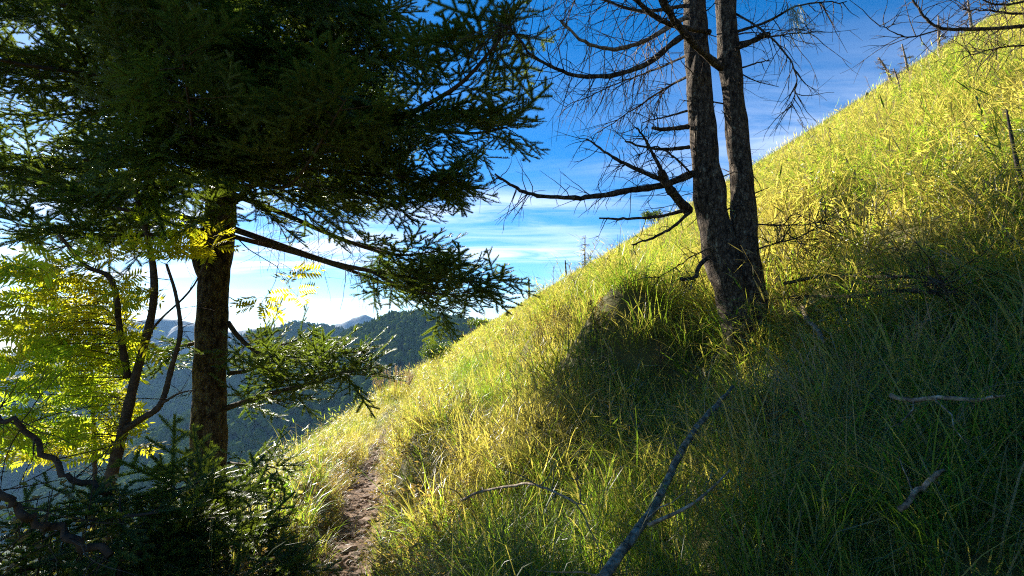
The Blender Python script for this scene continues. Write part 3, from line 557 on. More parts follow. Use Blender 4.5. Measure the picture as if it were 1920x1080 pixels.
# ------------------------------------------------------------------ the big fir beside the trail
r = np.random.default_rng(400); DF = 5.5
bx, by = float(P(392, 800, DF)[0]), DF; bz = float(h(bx, by))
fir = empty('fir_tree', (bx, by, bz)); tag(fir, 'large living fir tree with dark drooping boughs left of the trail', 'tree', 'fir trees')
mb = MB(); tp = [(bx - 0.02, by, bz - 0.2), tuple(P(388, 870, DF)), tuple(P(393, 700, DF)), tuple(P(402, 540, DF)), tuple(P(410, 440, DF)), tuple(P(424, 200, DF)), tuple(P(432, 0, DF)), tuple(P(438, -400, DF)), tuple(P(440, -800, DF))]
tc, tr = trunk_mesh(mb, tp, [0.19, 0.160, 0.152, 0.148, 0.155, 0.14, 0.12, 0.08, 0.02], r, 28, 150, 0.05, 0.15); mb.build('trunk', M['bark'], fir)
mb = MB(); q = spline([P(412, 545, DF), P(385, 520, DF - .05), P(370, 480, DF - .1), P(366, 430, DF - .1)], 10); mb.tube(q, np.linspace(0.075, 0.05, 10), 9); mb.build('branch', M['bark'], fir)
def trunk_at(z):
    return np.array([np.interp(z, tc[:, 2], tc[:, c]) for c in range(3)])
tot = 0
def B(pix, r0, bare, sec, **kw):
    global tot
    tot += fir_branch(fir, [P(*q) for q in pix], r0, bare, sec, r, **kw)
B([(430, 340, 5.5), (560, 300, 5.0), (660, 262, 4.6), (770, 212, 4.2), (860, 160, 3.9), (920, 95, 3.7), (968, 36, 3.6)], 0.030, 0.30, 0.62, twig_n=10, dens=0.75)
B([(430, 250, 5.5), (600, 230, 4.9), (760, 235, 4.4), (880, 250, 4.1), (960, 236, 3.9)], 0.026, 0.3, 0.55, twig_n=8, dens=0.75)
B([(430, 300, 5.5), (600, 320, 5.0), (740, 330, 4.6), (850, 345, 4.4)], 0.028, 0.35, 0.75, twig_n=10)
B([(430, 320, 5.5), (560, 345, 5.3), (680, 362, 5.1), (780, 372, 5.0), (858, 352, 4.9)], 0.03, 0.35, 0.6, twig_n=16)
B([(425, 360, 5.5), (520, 396, 5.4), (640, 448, 5.3), (740, 478, 5.2), (822, 470, 5.1)], 0.030, 0.58, 0.6, twig_n=34, droop=-0.3)
B([(425, 425, 5.5), (520, 458, 5.35), (620, 492, 5.2), (720, 512, 5.1), (830, 528, 5.0), (936, 526, 4.9)], 0.032, 0.54, 0.75, twig_n=44, droop=-0.3)
B([(425, 440, 5.5), (560, 476, 5.6), (680, 515, 5.7), (760, 545, 5.7), (840, 565, 5.7)], 0.024, 0.62, 0.62, twig_n=22, droop=-0.3)
B([(700, 512, 5.1), (760, 540, 4.9), (820, 552, 4.8), (880, 548, 4.7)], 0.012, 0.2, 0.5, twig_n=4, droop=-0.35)
B([(640, 450, 5.3), (720, 468, 5.5), (790, 500, 5.7), (850, 500, 5.8)], 0.012, 0.25, 0.5, twig_n=4, droop=-0.35)
B([(400, 430, 5.5), (290, 440, 5.0), (170, 440, 4.6), (20, 420, 4.3)], 0.024, 0.3, 0.6, twig_n=40, dens=0.8)
B([(405, 380, 5.5), (300, 350, 5.9), (180, 340, 6.2), (20, 350, 6.5)], 0.024, 0.3, 0.7, twig_n=30)
B([(410, 300, 5.5), (320, 330, 4.8), (240, 360, 4.3), (150, 370, 4.0)], 0.022, 0.3, 0.55, twig_n=24, dens=0.8)
B([(425, 765, 5.5), (500, 740, 5.3), (570, 722, 5.1), (640, 700, 5.0), (690, 692, 4.9)], 0.026, 0.08, 0.55, twig_n=6)
B([(428, 605, 5.5), (455, 640, 5.4), (500, 668, 5.3), (580, 676, 5.2), (665, 660, 5.1)], 0.024, 0.25, 0.5, twig_n=10)
B([(428, 700, 5.5), (480, 690, 5.8), (540, 640, 6.0), (600, 640, 6.2)], 0.02, 0.2, 0.4, twig_n=6)
B([(392, 640, 5.5), (330, 650, 5.7), (270, 670, 6.0)], 0.018, 0.2, 0.4, twig_n=6)
B([(428, 868, 5.5), (460, 872, 5.4), (500, 874, 5.3), (525, 880, 5.2)], 0.012, 0.1, 0.22, twig_n=4)
B([(436, 120, 5.5), (560, 80, 5.1), (660, 45, 4.8), (735, 20, 4.6)], 0.026, 0.25, 0.7, twig_n=4)
B([(434, 200, 5.5), (580, 150, 5.0), (690, 110, 4.6), (800, 105, 4.3)], 0.026, 0.25, 0.7, twig_n=4)
B([(434, 180, 5.4), (500, 150, 4.6), (560, 140, 3.9), (610, 160, 3.4)], 0.026, 0.2, 0.75, twig_n=4)
B([(420, 240, 5.4), (380, 240, 4.5), (330, 260, 3.8), (290, 300, 3.4)], 0.026, 0.25, 0.75, twig_n=8)
B([(425, 60, 5.4), (480, 20, 4.6), (560, -10, 4.0), (650, 0, 3.6)], 0.026, 0.2, 0.8, twig_n=4)
B([(415, 330, 5.5), (330, 170, 5.3), (230, 200, 5.1), (110, 215, 5.0), (0, 215, 4.9)], 0.03, 0.3, 0.6, twig_n=24, dens=0.65)
B([(405, 420, 5.5), (300, 400, 5.2), (180, 385, 5.0), (40, 330, 4.8)], 0.03, 0.3, 0.65, twig_n=24, dens=0.8)
B([(410, 350, 5.5), (280, 300, 5.4), (120, 300, 5.4), (-40, 280, 5.4)], 0.03, 0.3, 0.7, twig_n=14)
B([(415, 170, 5.5), (300, 90, 5.2), (180, 40, 5.0), (20, 20, 4.8)], 0.03, 0.25, 0.6, twig_n=14, dens=0.6)
B([(405, 440, 5.6), (320, 420, 6.2), (200, 430, 6.6), (60, 440, 6.8)], 0.024, 0.35, 0.7, twig_n=14)
B([(425, 20, 5.5), (300, -25, 5.2), (150, 0, 5.0), (0, -10, 4.8)], 0.026, 0.25, 0.6, twig_n=10, dens=0.8)
B([(420, 100, 5.5), (300, 70, 5.9), (160, 130, 6.2), (0, 130, 6.4)], 0.024, 0.25, 0.6, twig_n=14, dens=0.7)
for zb in np.arange(1.72, 2.85, 0.21):      # full boughs on the far right side of the stem
    p = trunk_at(zb); a = math.radians(r.uniform(30, 88)); ln = r.uniform(1.7, 2.2); d = np.array([math.sin(a), math.cos(a), 0])
    tot += fir_branch(fir, [p, p + d * ln * .35 + Zup * .06, p + d * ln * .7 + Zup * .02, p + d * ln - Zup * .08], 0.022, 0.15, 0.8, r, twig_n=6, dens=0.9)
# boughs all round the stem, up to the top
k = 0; zz = 1.15
while zz < 7.6:
    p = trunk_at(zz); a = r.uniform(0, 2 * math.pi); ln = (3.3 - 0.38 * (zz - 1.0)) * r.uniform(0.8, 1.1); d = np.array([math.sin(a), math.cos(a), 0])
    if zz > 2.5 and d[1] > -0.1 and d[0] > -0.2: ln *= 0.6
    pts = [p, p + d * ln * 0.35 + Zup * 0.05 * ln, p + d * ln * 0.7 - Zup * 0.02 * ln, p + d * ln + Zup * r.uniform(-0.12, 0.08) * ln]
    u, v, dd = proj(np.array(pts)); tip = pts[-1]
    if (d[1] > 0.2 and zz < 2.3) or (d[1] > 0.4 and zz < 2.9): zz += 0.01; continue
    if u[2:].min() < 330 and v[2:].max() > 0 and r.random() < 0.5: zz += 0.02; continue
    if (np.hypot(u - 150, v - 90) < 110).any() and r.random() < 0.85: zz += 0.01; continue
    lim = np.where((v > 60) & (v < 390), 830, 690)
    bad = (dd.min() < 1.9) or (((u > lim) & (v > -20) & (v < 700))[2:].any()) or (v.max() > 470 and zz < 2.2 and d[1] < 0.2)
    if not bad:
        tot += fir_branch(fir, pts, 0.024, 0.18, 0.85 * (1 - 0.08 * zz), r, twig_n=6 if zz < 3.2 else 0, dens=1.0 if zz < 4 else 0.55); k += 1
        zz += 0.135 if zz < 3.6 else 0.18
    else: zz += 0.006
print('fir shoots', tot, 'generic', k)

mb = MB(); q = crooked(P(648, 508, 5.15), (0, 0, -1), .42, r, 8, 0, .12); mb.tube(q, np.linspace(.004, .0015, 9), 4); mb.build('hanging_twig', M['limb'], fir)
# ------------------------------------------------------------------ dead twin-trunk tree on the slope
r = np.random.default_rng(600); DT = 3.6
b0 = P(1385, 640, DT); b0[2] = h(b0[0], b0[1])
dead = empty('dead_tree', b0); tag(dead, 'bare dead conifer with two dark trunks rising from one base on the slope', 'tree', 'dead trees')
mb = MB(); trunk_mesh(mb, [b0 - [-.03, 0, .25], P(1385, 600, DT), P(1358, 500, DT), P(1335, 400, DT), P(1320, 280, DT), P(1309, 140, DT), P(1302, 0, DT), P(1294, -200, DT), P(1285, -500, DT)], [.125, .118, .110, .10, .088, .083, .077, .06, .02], r, 32, 190, 0.08, 0.12); mb.build('trunk', M['dead'], dead)
mb = MB(); trunk_mesh(mb, [b0 - [-.12, .02, .25], P(1410, 590, DT), P(1400, 480, DT), P(1394, 400, DT), P(1388, 300, DT), P(1373, 160, DT), P(1360, 0, DT), P(1345, -200, DT), P(1335, -420, DT)], [.10, .092, .086, .08, .075, .073, .068, .055, .02], r, 30, 190, 0.08, 0.12); mb.build('trunk', M['dead'], dead)
def D(pix, r0, r1, tw=0, L=0.3, down=0.5, t0=0.15, mat='dead', root=None, nm='branch', rad=0.0035, sub=3, sides=7, wob=0.0):
    pts = spline([P(*q) for q in pix], max(8, len(pix) * 5))
    pts = pts + r.normal(0, 0.004 + wob, pts.shape) * np.linspace(0, 1, len(pts))[:, None]
    mb = MB(); mb.tube(pts, np.linspace(r0, r1, len(pts)) * r.uniform(0.88, 1.14, len(pts)), sides)
    if tw: dead_twigs(mb, pts, r, int(tw * 1.5), L * 1.15, t0, 1.0, down, rad, sub)
    return mb.build(nm, M[mat], dead if root is None else root)
D([(1300, 325, 3.6), (1240, 348, 3.5), (1180, 357, 3.4), (1120, 368, 3.3), (1066, 371, 3.2), (1000, 365, 3.15), (960, 347, 3.1), (926, 326, 3.05)], .026, .006, 26, .22, .7)
D([(1290, 395, 3.6), (1270, 372, 3.45), (1250, 345, 3.35), (1240, 320, 3.3)], .034, .026, 12, .3, .1)
D([(1248, 340, 3.35), (1200, 320, 3.3), (1150, 295, 3.25), (1102, 262, 3.2)], .017, .005, 16, .2, .4)
D([(1243, 325, 3.3), (1225, 290, 3.3), (1205, 255, 3.25), (1190, 238, 3.2)], .013, .004, 10, .25, .2)
D([(1292, 392, 3.55), (1240, 405, 3.45), (1180, 410, 3.4), (1124, 409, 3.35)], .013, .006, 6, .12, .4)
D([(1290, 400, 3.5), (1262, 425, 3.4), (1225, 445, 3.35), (1184, 460, 3.3)], .013, .005, 4, .12, .5)
D([(1332, 478, 3.6), (1310, 500, 3.45), (1303, 520, 3.4), (1276, 524, 3.35)], .018, .009, 5, .12, .3)
D([(1292, 276, 3.6), (1240, 280, 3.5), (1170, 266, 3.4)], .014, .006, 6, .2, .4)
D([(1290, 238, 3.6), (1250, 242, 3.5), (1222, 240, 3.45)], .017, .01, 7, .2, .3)
D([(1288, 208, 3.6), (1245, 220, 3.5), (1204, 229, 3.45)], .008, .003, 5, .2, .3)
D([(1292, 60, 3.6), (1262, 80, 3.4), (1220, 115, 3.3), (1180, 133, 3.2), (1125, 144, 3.15), (1060, 136, 3.1), (1000, 105, 3.0), (965, 62, 2.95), (936, 45, 2.9)], .022, .004, 40, .4, .9, 0.2)
D([(1290, 30, 3.6), (1255, 50, 3.4), (1208, 77, 3.3), (1150, 92, 3.2), (1095, 77, 3.1), (1050, 40, 3.05)], .018, .008, 26, .4, .9, mat='grey')
D([(1352, 128, 3.45), (1320, 100, 3.3), (1282, 60, 3.15), (1250, 15, 3.0), (1225, -40, 2.9)], .026, .02, 10, .35, .6)
D([(1330, 60, 3.5), (1256, 45, 3.2), (1215, 20, 3.1), (1180, -10, 3.0), (1120, -60, 2.9)], .018, .012, 18, .45, 1.0)
D([(1290, 10, 3.6), (1200, 20, 3.6), (1120, -5, 3.6), (1040, -30, 3.6)], .014, .004, 28, .45, 1.2)
D([(1295, 140, 3.7), (1240, 170, 4.0), (1180, 210, 4.2), (1120, 250, 4.3)], .010, .003, 26, .35, .9)
D([(1295, 100, 3.7), (1230, 130, 4.1), (1150, 160, 4.4), (1060, 200, 4.6)], .010, .003, 30, .4, .9)
D([(1300, 330, 3.6), (1270, 300, 3.3), (1230, 275, 3.1), (1190, 300, 3.0)], .008, .002, 14, .2, .5)
D([(1375, 92, 3.6), (1400, 82, 3.5), (1430, 68, 3.45), (1442, 64, 3.42)], .022, .016, 3, .25, .2)
D([(1378, 25, 3.6), (1420, 50, 3.4), (1460, 85, 3.3), (1490, 130, 3.2), (1492, 170, 3.2), (1480, 205, 3.2)], .008, .002, 18, .25, .8)
D([(1380, 60, 3.6), (1440, 40, 3.4), (1500, 10, 3.3), (1590, 3, 3.2)], .011, .003, 16, .3, .7)
D([(1388, 128, 3.6), (1420, 118, 3.5), (1446, 113, 3.5)], .007, .003, 3, .1, .3)
D([(1385, 80, 3.6), (1440, 70, 3.5), (1490, 62, 3.4), (1530, 60, 3.3)], .008, .002, 14, .3, .7)
D([(1408, 420, 3.6), (1460, 422, 3.4), (1520, 420, 3.3), (1575, 405, 3.2)], .006, .002, 16, .25, .3)
D([(1410, 470, 3.6), (1460, 455, 3.3), (1510, 440, 3.1), (1550, 410, 3.0)], .006, .002, 18, .3, .3)
D([(1340, 460, 3.55), (1300, 480, 3.4), (1270, 500, 3.3), (1235, 520, 3.2)], .005, .002, 8, .2, .6)
for zpx in range(-380, 560, 34):     # short snags and stubs all round the stems
    for px in (1310 + (zpx > 300) * 30, 1375 + (zpx > 300) * 20):
        p = P(px, zpx, DT); a = r.uniform(0, 6.3); d_ = np.array([math.cos(a), math.sin(a), r.normal(0, .3)]); mb = MB(); q = crooked(p, d_, r.uniform(.14, .4), r, 5, -.1, .15); mb.tube(q, np.linspace(.007, .002, len(q)), 4)
        if zpx < 300: dead_twigs(mb, q, r, 5, .2, .2, 1, .5, .002, 2)
        mb.build('stub', M['dead'], dead)
mb = MB()      # beard lichen hanging from a twig
for k in range(70):
    p = P(1490 + r.normal(0, 7), 12 + r.uniform(-6, 25), 3.3); mb.tube(crooked(p, (r.normal(0.1, .15), r.normal(0, .15), -1), r.uniform(.08, .24), r, 5, 0, .2), np.linspace(.0014, .0005, 6), 3)
mb.build('beard_lichen', M['lichen'], dead)

# dead tree standing just outside the frame at right, its limbs reaching in
r = np.random.default_rng(640); D2 = 3.5; b2 = P(2060, 300, D2); b2[2] = h(b2[0], b2[1])
dead2 = empty('dead_tree', b2); tag(dead2, 'bare dead tree at the top right edge whose twiggy limbs reach over the slope', 'tree', 'dead trees')
mb = MB(); trunk_mesh(mb, [b2 - [0, 0, .2], P(2058, 100, D2), P(2050, -150, D2), P(2040, -500, D2)], [.12, .1, .08, .02], r, 18, 60, .06, .2); mb.build('trunk', M['dead'], dead2)
for pix, a, b_, tw in (([(2056, 60, 3.5), (1980, 52, 3.4), (1920, 49, 3.4), (1851, 54, 3.35), (1773, 54, 3.3), (1737, 36, 3.3), (1714, 0, 3.3), (1700, -30, 3.3)], .016, .005, 26),
                       ([(1757, 57, 3.3), (1706, 70, 3.2), (1670, 58, 3.15), (1649, 47, 3.1)], .005, .002, 7), ([(2056, 20, 3.5), (1920, 26, 3.6), (1860, 20, 3.7), (1804, 18, 3.7)], .011, .004, 20),
                       ([(2056, 90, 3.5), (1930, 85, 3.6), (1860, 92, 3.7), (1800, 110, 3.8)], .008, .003, 18), ([(2050, -40, 3.5), (1930, 0, 3.3), (1870, 8, 3.2), (1820, -14, 3.2)], .010, .003, 16)):
    D(pix, a, b_, tw, .28, .2, root=dead2)

# ------------------------------------------------------------------ fallen sticks and charred stakes
def stick(name, pix, r0, r1, mat, label, lift=0.2, tw=0, L=.2, extra=(), sides=9, sub=2):
    d0_, d1_ = ground_hit(*pix[0], lift)[1], ground_hit(*pix[-1], lift)[1]; pts = [P(q[0], q[1], d0_ + (d1_ - d0_) * i_ / (len(pix) - 1)) for i_, q in enumerate(pix)]; c = spline(pts, len(pix) * 5); k_ = np.linspace(0, 1, len(c)); c = c + np.stack([np.sin(k_ * 9 + r.uniform(0, 6)), np.sin(k_ * 7 + r.uniform(0, 6)), np.sin(k_ * 11 + r.uniform(0, 6))], 1) * .006 + r.normal(0, .001, c.shape); mb = MB(); root = empty(name, c[0])
    mb.tube(c, np.linspace(r0, r1, len(c)) * r.uniform(.95, 1.06, len(c)) * np.where(np.arange(len(c)) >= len(c) - 2, .6, 1), sides); mb.build('stem', M[mat], root)
    for e, ra in extra:
        mb = MB(); q = spline([ground_hit(a, b_, lift + .02) for a, b_ in e], len(e) * 4); mb.tube(q, np.linspace(ra, ra * .4, len(q)), 6); mb.build('side_branch', M[mat], root)
    if tw:
        mb = MB(); dead_twigs(mb, c, r, tw, L, 0, 1, .1, .003, sub); tag(mb.build('twigs', M[mat], root), kind='stuff')
    tag(root, label, 'branch', 'fallen branches'); return root
stick('fallen_branch', [(1125, 1105), (1200, 985), (1258, 885), (1310, 800), (1372, 722)], .0135, .0095, 'grey', 'thick grey fallen branch leaning up the grass in the lower centre', .30, 4, .2, extra=[([(1215, 985), (1290, 950), (1335, 915), (1370, 880)], .005)])
stick('fallen_branch', [(1503, 580), (1524, 610), (1546, 642)], .014, .012, 'grey', 'short thick blue-grey stick below the brush beside the dead tree', .22, 3)
stick('fallen_branch', [(1668, 740), (1740, 750), (1820, 746), (1892, 748)], .007, .004, 'grey', 'pale straight stick lying level in the shaded grass at right', .24, 3)
stick('fallen_branch', [(1470, 530), (1560, 518), (1650, 517), (1720, 522), (1775, 532)], .011, .006, 'dead', 'long dark twiggy branch arching right from the dead tree base', .30, 30, .3, sub=3)
stick('fallen_branch', [(1480, 560), (1580, 555), (1680, 548), (1790, 545)], .011, .007, 'dead', 'dark brushy branch under the long arching branch', .26, 34, .3, sub=3)
stick('fallen_branch', [(866, 940), (915, 916), (980, 908), (1035, 922), (1092, 944)], .006, .003, 'grey', 'thin curved grey branch lying on the fine grass mound', .30, 8, .2)
stick('fallen_branch', [(1688, 948), (1730, 915), (1762, 882)], .006, .005, 'grey', 'short grey stick in the dark grass at lower right', .2, 2)
def stake(pix, rads, d, label, lean=0):
    pts = [P(a, b_, d) for a, b_ in pix]; g = pts[-1].copy(); dv = norm(pts[-1] - pts[-2]); gz = h(g[0], g[1]) - .1
    if g[2] > gz: pts.append(g + dv * (g[2] - gz) / max(.3, -dv[2]))
    mb = MB(); c = spline(pts, 16); rs = np.interp(np.linspace(0, 1, 16), np.linspace(0, 1, len(rads)), rads); mb.tube(c, rs * r.uniform(.85, 1.15, 16), 9)
    root = empty('charred_stake', c[-1]); mb.build('stem', M['char'], root); mb = MB(); dead_twigs(mb, c[:10], r, 4, .15, 0, 1, 0, .002, 1); tag(mb.build('twigs', M['char'], root), kind='stuff'); tag(root, label, 'stake', 'charred stakes')
stake([(1887, 205), (1900, 275), (1919, 365)], [.004, .011, .013], 2.7, 'tall thin charred stake leaning at the right edge')
stake([(1869, 358), (1888, 386), (1902, 415), (1918, 452)], [.016, .03, .013, .016], 2.7, 'short knobbly charred stub low at the right edge')
stake([(1804, 410), (1810, 430), (1815, 452)], [.006, .012, .012], 3.0, 'small charred stub in sunlit grass near the right edge')

M['litter'] = leaf_mat('litter', [(0, (0.16, 0.085, 0.05)), (0.5, (0.30, 0.19, 0.12)), (1, (0.45, 0.33, 0.23))], 1.4, 0.35, patch=2, wobj=0, wisl=0.8, tint=(1, .9, .75))
c0 = ground_hit(1600, 690, .1); n = 16; x = c0[0] + r.normal(0, .2, n); y = c0[1] + r.normal(0, .15, n)
x2 = r.uniform(-4, 9, 900); y2 = r.uniform(2.6, 14, 900); ok = keep_off(x2, y2, .5, .5) & (patch_n(x2 * 1.3 + 5, y2 * 1.3) > 0.35); x2, y2 = x2[ok][:230], y2[ok][:230]; x = np.concatenate([x, x2]); y = np.concatenate([y, y2]); n = len(x)
dry_src = [Src(tussock(900 + k, 26, .1, .42, .0055, 2.2, .6, .8, segs=3)) for k in range(3)]
tag(array_object('dry_grass', stamp(dry_src, np.stack([x, y, h(x, y)], 1), upright(r, n, .25), r.uniform(.6, 1.25, n), r.integers(0, 3, n)), M['litter']), 'dry straw-brown grass tufts scattered through the green slope', 'dry grass', kind='stuff')

# ------------------------------------------------------------------ snags and trees on the skyline
def on_slope(px, d): x = (px - 960) / F_PX * d * 0.996; return np.array([x, d, float(h(x, d))])
def snag(px, d, hpx, lean, label, branches=0, rad=.12, mat='dead', spread=1.0):
    b = on_slope(px, d); H = hpx / F_PX * d; root = empty('dead_snag', b); mb = MB(); c = spline([b - [0, 0, .4], b + [lean * H * .4, 0, H * .5], b + [lean * H, 0, H]], 12)
    mb.tube(c, np.linspace(rad, rad * .35, 12) * r.uniform(.85, 1.2, 12), 8); mb.build('trunk', M[mat], root)
    for k in range(branches):
        t = r.uniform(.25, .97); p = c[int(t * 11)]; a = r.uniform(0, 6.3); mb = MB(); q = crooked(p, (math.cos(a), math.sin(a), r.normal(.1, .3)), H * .28 * (1.1 - t * .7) * spread * r.uniform(.6, 1.2), r, 4, -.1, .15); mb.tube(q, np.linspace(rad * .3, rad * .12, 5), 4); dead_twigs(mb, q, r, 5, H * .1, .2, 1, .2, rad * .13, 2); mb.build('branch', M[mat], root)
    tag(root, label, 'dead tree', 'dead snags on the hill')
snag(993, 74, 48, -.03, 'dark snag with one side stub, lowest of the tall skyline snags', 2, .22)
snag(1063, 72, 40, -.05, 'bare pole snag on the skyline just below the branchy dead tree', 1, .17)
snag(1098, 72, 66, .02, 'pale branchy dead tree standing on the hill skyline', 22, .13, 'grey')
snag(1108, 70, 28, .02, 'short snag beside the branchy dead tree on the skyline', 1, .12)
snag(868, 60, 26, -.1, 'small dark snag at the foot of the skyline by the ridge', 0, .13)
snag(977, 70, 12, .05, 'low broken stump on the lower skyline', 0, .22)
snag(1652, 62, 18, .1, 'blocky charred stump near the upper skyline', 0, .38, 'char')
snag(1724, 15.6, 74, -.2, 'thin leaning pale dead trunk among the upper right snags', 14, .045, 'grey')
snag(1738, 55, 66, -.14, 'slender pale dead trunk behind the leaning one at upper right', 12, .16, 'grey')
snag(1800, 40, 100, .05, 'tallest pale dead tree in the upper right cluster', 22, .14, 'grey')
snag(1706, 58, 56, -.45, 'dead trunk tilting left against the sky at upper right', 14, .2, 'grey', 1.5)
snag(1870, 30, 100, -.05, 'pale dead trunk near the top right corner', 18, .1, 'grey')
q = [on_slope(1700, 31), on_slope(1812, 31)]; mb = MB(); c = spline([q[0] + [0, 0, .55], (q[0] + q[1]) / 2 + [0, 0, .45], q[1] + [0, 0, -.9]], 14); root = empty('fallen_log', q[0]); mb.tube(c, np.linspace(.09, .13, 14), 8); mb.build('stem', M['dead'], root); mb = MB(); dead_twigs(mb, c, r, 24, .9, 0, 1, 0, .02, 2); tag(mb.build('twigs', M['dead'], root), kind='stuff'); tag(root, 'dark fallen log lying across the slope at upper right', 'log')
# ------------------------------------------------------------------ leafy shrubs
def leaf_cloud(r, n, cen, rad, L, W):
    mb = MB()
    for k in range(n):
        v = norm(r.normal(0, 1, 3)) * rad * r.random() ** 0.4; lance(mb, cen + v, r.normal(0, 1, 3) + Zup * .3, Zup + r.normal(0, .5, 3), L * r.uniform(.6, 1.3), W * r.uniform(.7, 1.2))
    return mb
def shrub(px, d, w, H, label, name='shrub', cat='shrub', mat='herb', n=260, leaf=.12):
    b = on_slope(px, d); root = empty(name, b); st = MB(); fo = MB()
    for k in range(9):
        a = r.uniform(0, 6.3); e = b + [math.cos(a) * w * r.uniform(.1, .5), math.sin(a) * w * .4, H * r.uniform(.45, .95)]; q = spline([b - [0, 0, .1], (b + e) / 2 + [0, 0, .12 * H], e], 7); st.tube(q, np.linspace(.03, .008, 7), 5)
        f = leaf_cloud(r, n, e, np.array([w * .28, w * .28, H * .2]), leaf, leaf * .45); fo.add(np.concatenate(f.v), f.f)
    st.build('stems', M['limb'], root); tag(fo.build('foliage', M[mat], root, False), kind='stuff'); tag(root, label, cat)
shrub(818, 34, 2.0, 1.7, 'rounded green shrub at the dip where the slope meets the ridge', mat='needle', n=300, leaf=.14)
shrub(1232, 76, 3.0, 2.4, 'small green conifer bush poking above the skyline left of the dead trunks', 'conifer_bush', 'bush', 'needle', 160, .3)
shrub(905, 78, 5.0, 1.6, 'low dark bush on the lowest skyline', 'bush', 'bush', 'needle', 120, .35)
b = on_slope(738, 21); b[2] -= .1; root = empty('plume_grass', b); mb1, mb2 = MB(), MB()
for k in range(90):
    a = r.uniform(0, 6.3); q = .5 * math.sqrt(r.random()); p = b + [q * math.cos(a), q * math.sin(a), 0]; L_ = r.uniform(.9, 1.7); c = crooked(p, (math.cos(a) * .3, math.sin(a) * .3, 1), L_, r, 6, -.3, .05); mb1.tube(c, np.linspace(.006, .003, 7), 3)
    for s_ in range(16):
        t = .7 + .3 * s_ / 16; pp = np.array([np.interp(t, np.linspace(0, 1, 7), c[:, k2]) for k2 in range(3)]); lance(mb2, pp, norm(c[-1] - c[-2]) + r.normal(0, .35, 3), Zup, .12, .02)
    for s_ in range(5): blade(mb1, p, a + r.normal(0, .8), r.uniform(.6, 1.1), .016, r.uniform(.6, 1.6), r.uniform(.05, .4), 4)
mb1.build('stems', M['cane'], root, False); mb2.build('plumes', M['stalk'], root, False); tag(root, 'tall tuft of beige plume grass where the trail bends out of sight', 'grass clump')
def undergrowth(px, d, top, w, label, mat, leaf, n, cat='bush'):
    """a leafy bush growing up from the falling ground"""
    t = P(px, top, d); b = t.copy(); b[2] = h(b[0], b[1]); root = empty('bush', b); st = MB(); fo = MB()
    for k in range(26):
        e = t + np.array([r.normal(0, w * .5), r.normal(0, w * .45), -abs(r.normal(0, .28))]); q = spline([b + r.normal(0, .05, 3) * [1, 1, 0], (b * .55 + e * .45) + r.normal(0, .05, 3), e], 8); st.tube(q, np.linspace(.009, .002, 8), 5)
        for j in range(n):
            tt = r.uniform(.45, 1); p = np.array([np.interp(tt, np.linspace(0, 1, 8), q[:, c]) for c in range(3)]) + r.normal(0, .05, 3); a = r.uniform(0, 6.3); lance(fo, p, np.array([math.cos(a), math.sin(a), r.normal(.1, .35)]), r.normal(0, 1, 3), leaf * r.uniform(.6, 1.4), leaf * .45)
    st.build('stems', M['limb'], root); tag(fo.build('foliage', M[mat], root, False), kind='stuff'); tag(root, label, cat, 'bushes in the lower left')
undergrowth(40, 2.7, 890, .42, 'dark leafy bush in the lower left corner below the leaning stem', 'herb', .05, 44)
undergrowth(165, 3.3, 905, .38, 'leafy bush at the foot of the forked rowan', 'cane', .055, 40)
undergrowth(300, 3.8, 915, .4, 'leafy bush between the rowan and the big fir trunk', 'cane', .06, 22)
undergrowth(500, 4.6, 900, .35, 'low green bush right of the big fir trunk', 'cane', .06, 20)
# tall dark weeds standing in the grass
def weed(px, py, hpx, label):
    b = ground_hit(px, py, .05); b[2] = h(b[0], b[1]); H = hpx / F_PX * b[1]; root = empty('tall_weed', b); st = MB(); lf = MB()
    for k in range(int(r.integers(1, 4))):
        c = crooked(b - [0, 0, .05], (r.normal(-.1, .14), r.normal(0, .1), 1), H * r.uniform(.75, 1.05), r, 8, 0, .05); st.tube(c, np.linspace(.004, .0015, 9), 4)
        for j in range(60):
            t = r.uniform(.2, 1); p = np.array([np.interp(t, np.linspace(0, 1, 9), c[:, k2]) for k2 in range(3)]); a = r.uniform(0, 6.3); l = .10 * (1.15 - t); q = p + np.array([math.cos(a) * l, math.sin(a) * l, l * .7]); st.tube([p, q], [.0012, .0006], 3, False)
            for m in range(4): lance(lf, p + (q - p) * r.uniform(.3, 1), r.normal(0, 1, 3) + Zup * .4, Zup + r.normal(0, .4, 3), .022, .006)
    st.build('stem', M['limb'], root); lf.build('leaves', M['herb'], root, False); tag(root, label, 'weed', 'tall weeds in the grass')
for a in ((893, 815, 130, 'dark feathery weed on the sunlit mound right of the trail'), (1008, 660, 90, 'tall weed with thin stems below the lowest skyline snag'), (1042, 668, 110, 'dark upright weed right of the thin-stemmed weed'), (925, 700, 80, 'small dry weed above the trail bend'), (1118, 610, 85, 'thin weed stem below the branchy skyline dead tree'), (1240, 690, 90, 'weed in the shade just left of the twin dead trunks'),
          (1560, 470, 80, 'weed in sunlit grass right of the twin dead trunks'), (1745, 330, 90, 'pale weed high on the sunlit slope at right'), (835, 720, 60, 'low weed above the trail near the plume grass'), (1470, 800, 120, 'leafy weed in the shade below the blue-grey stick')): weed(*a)

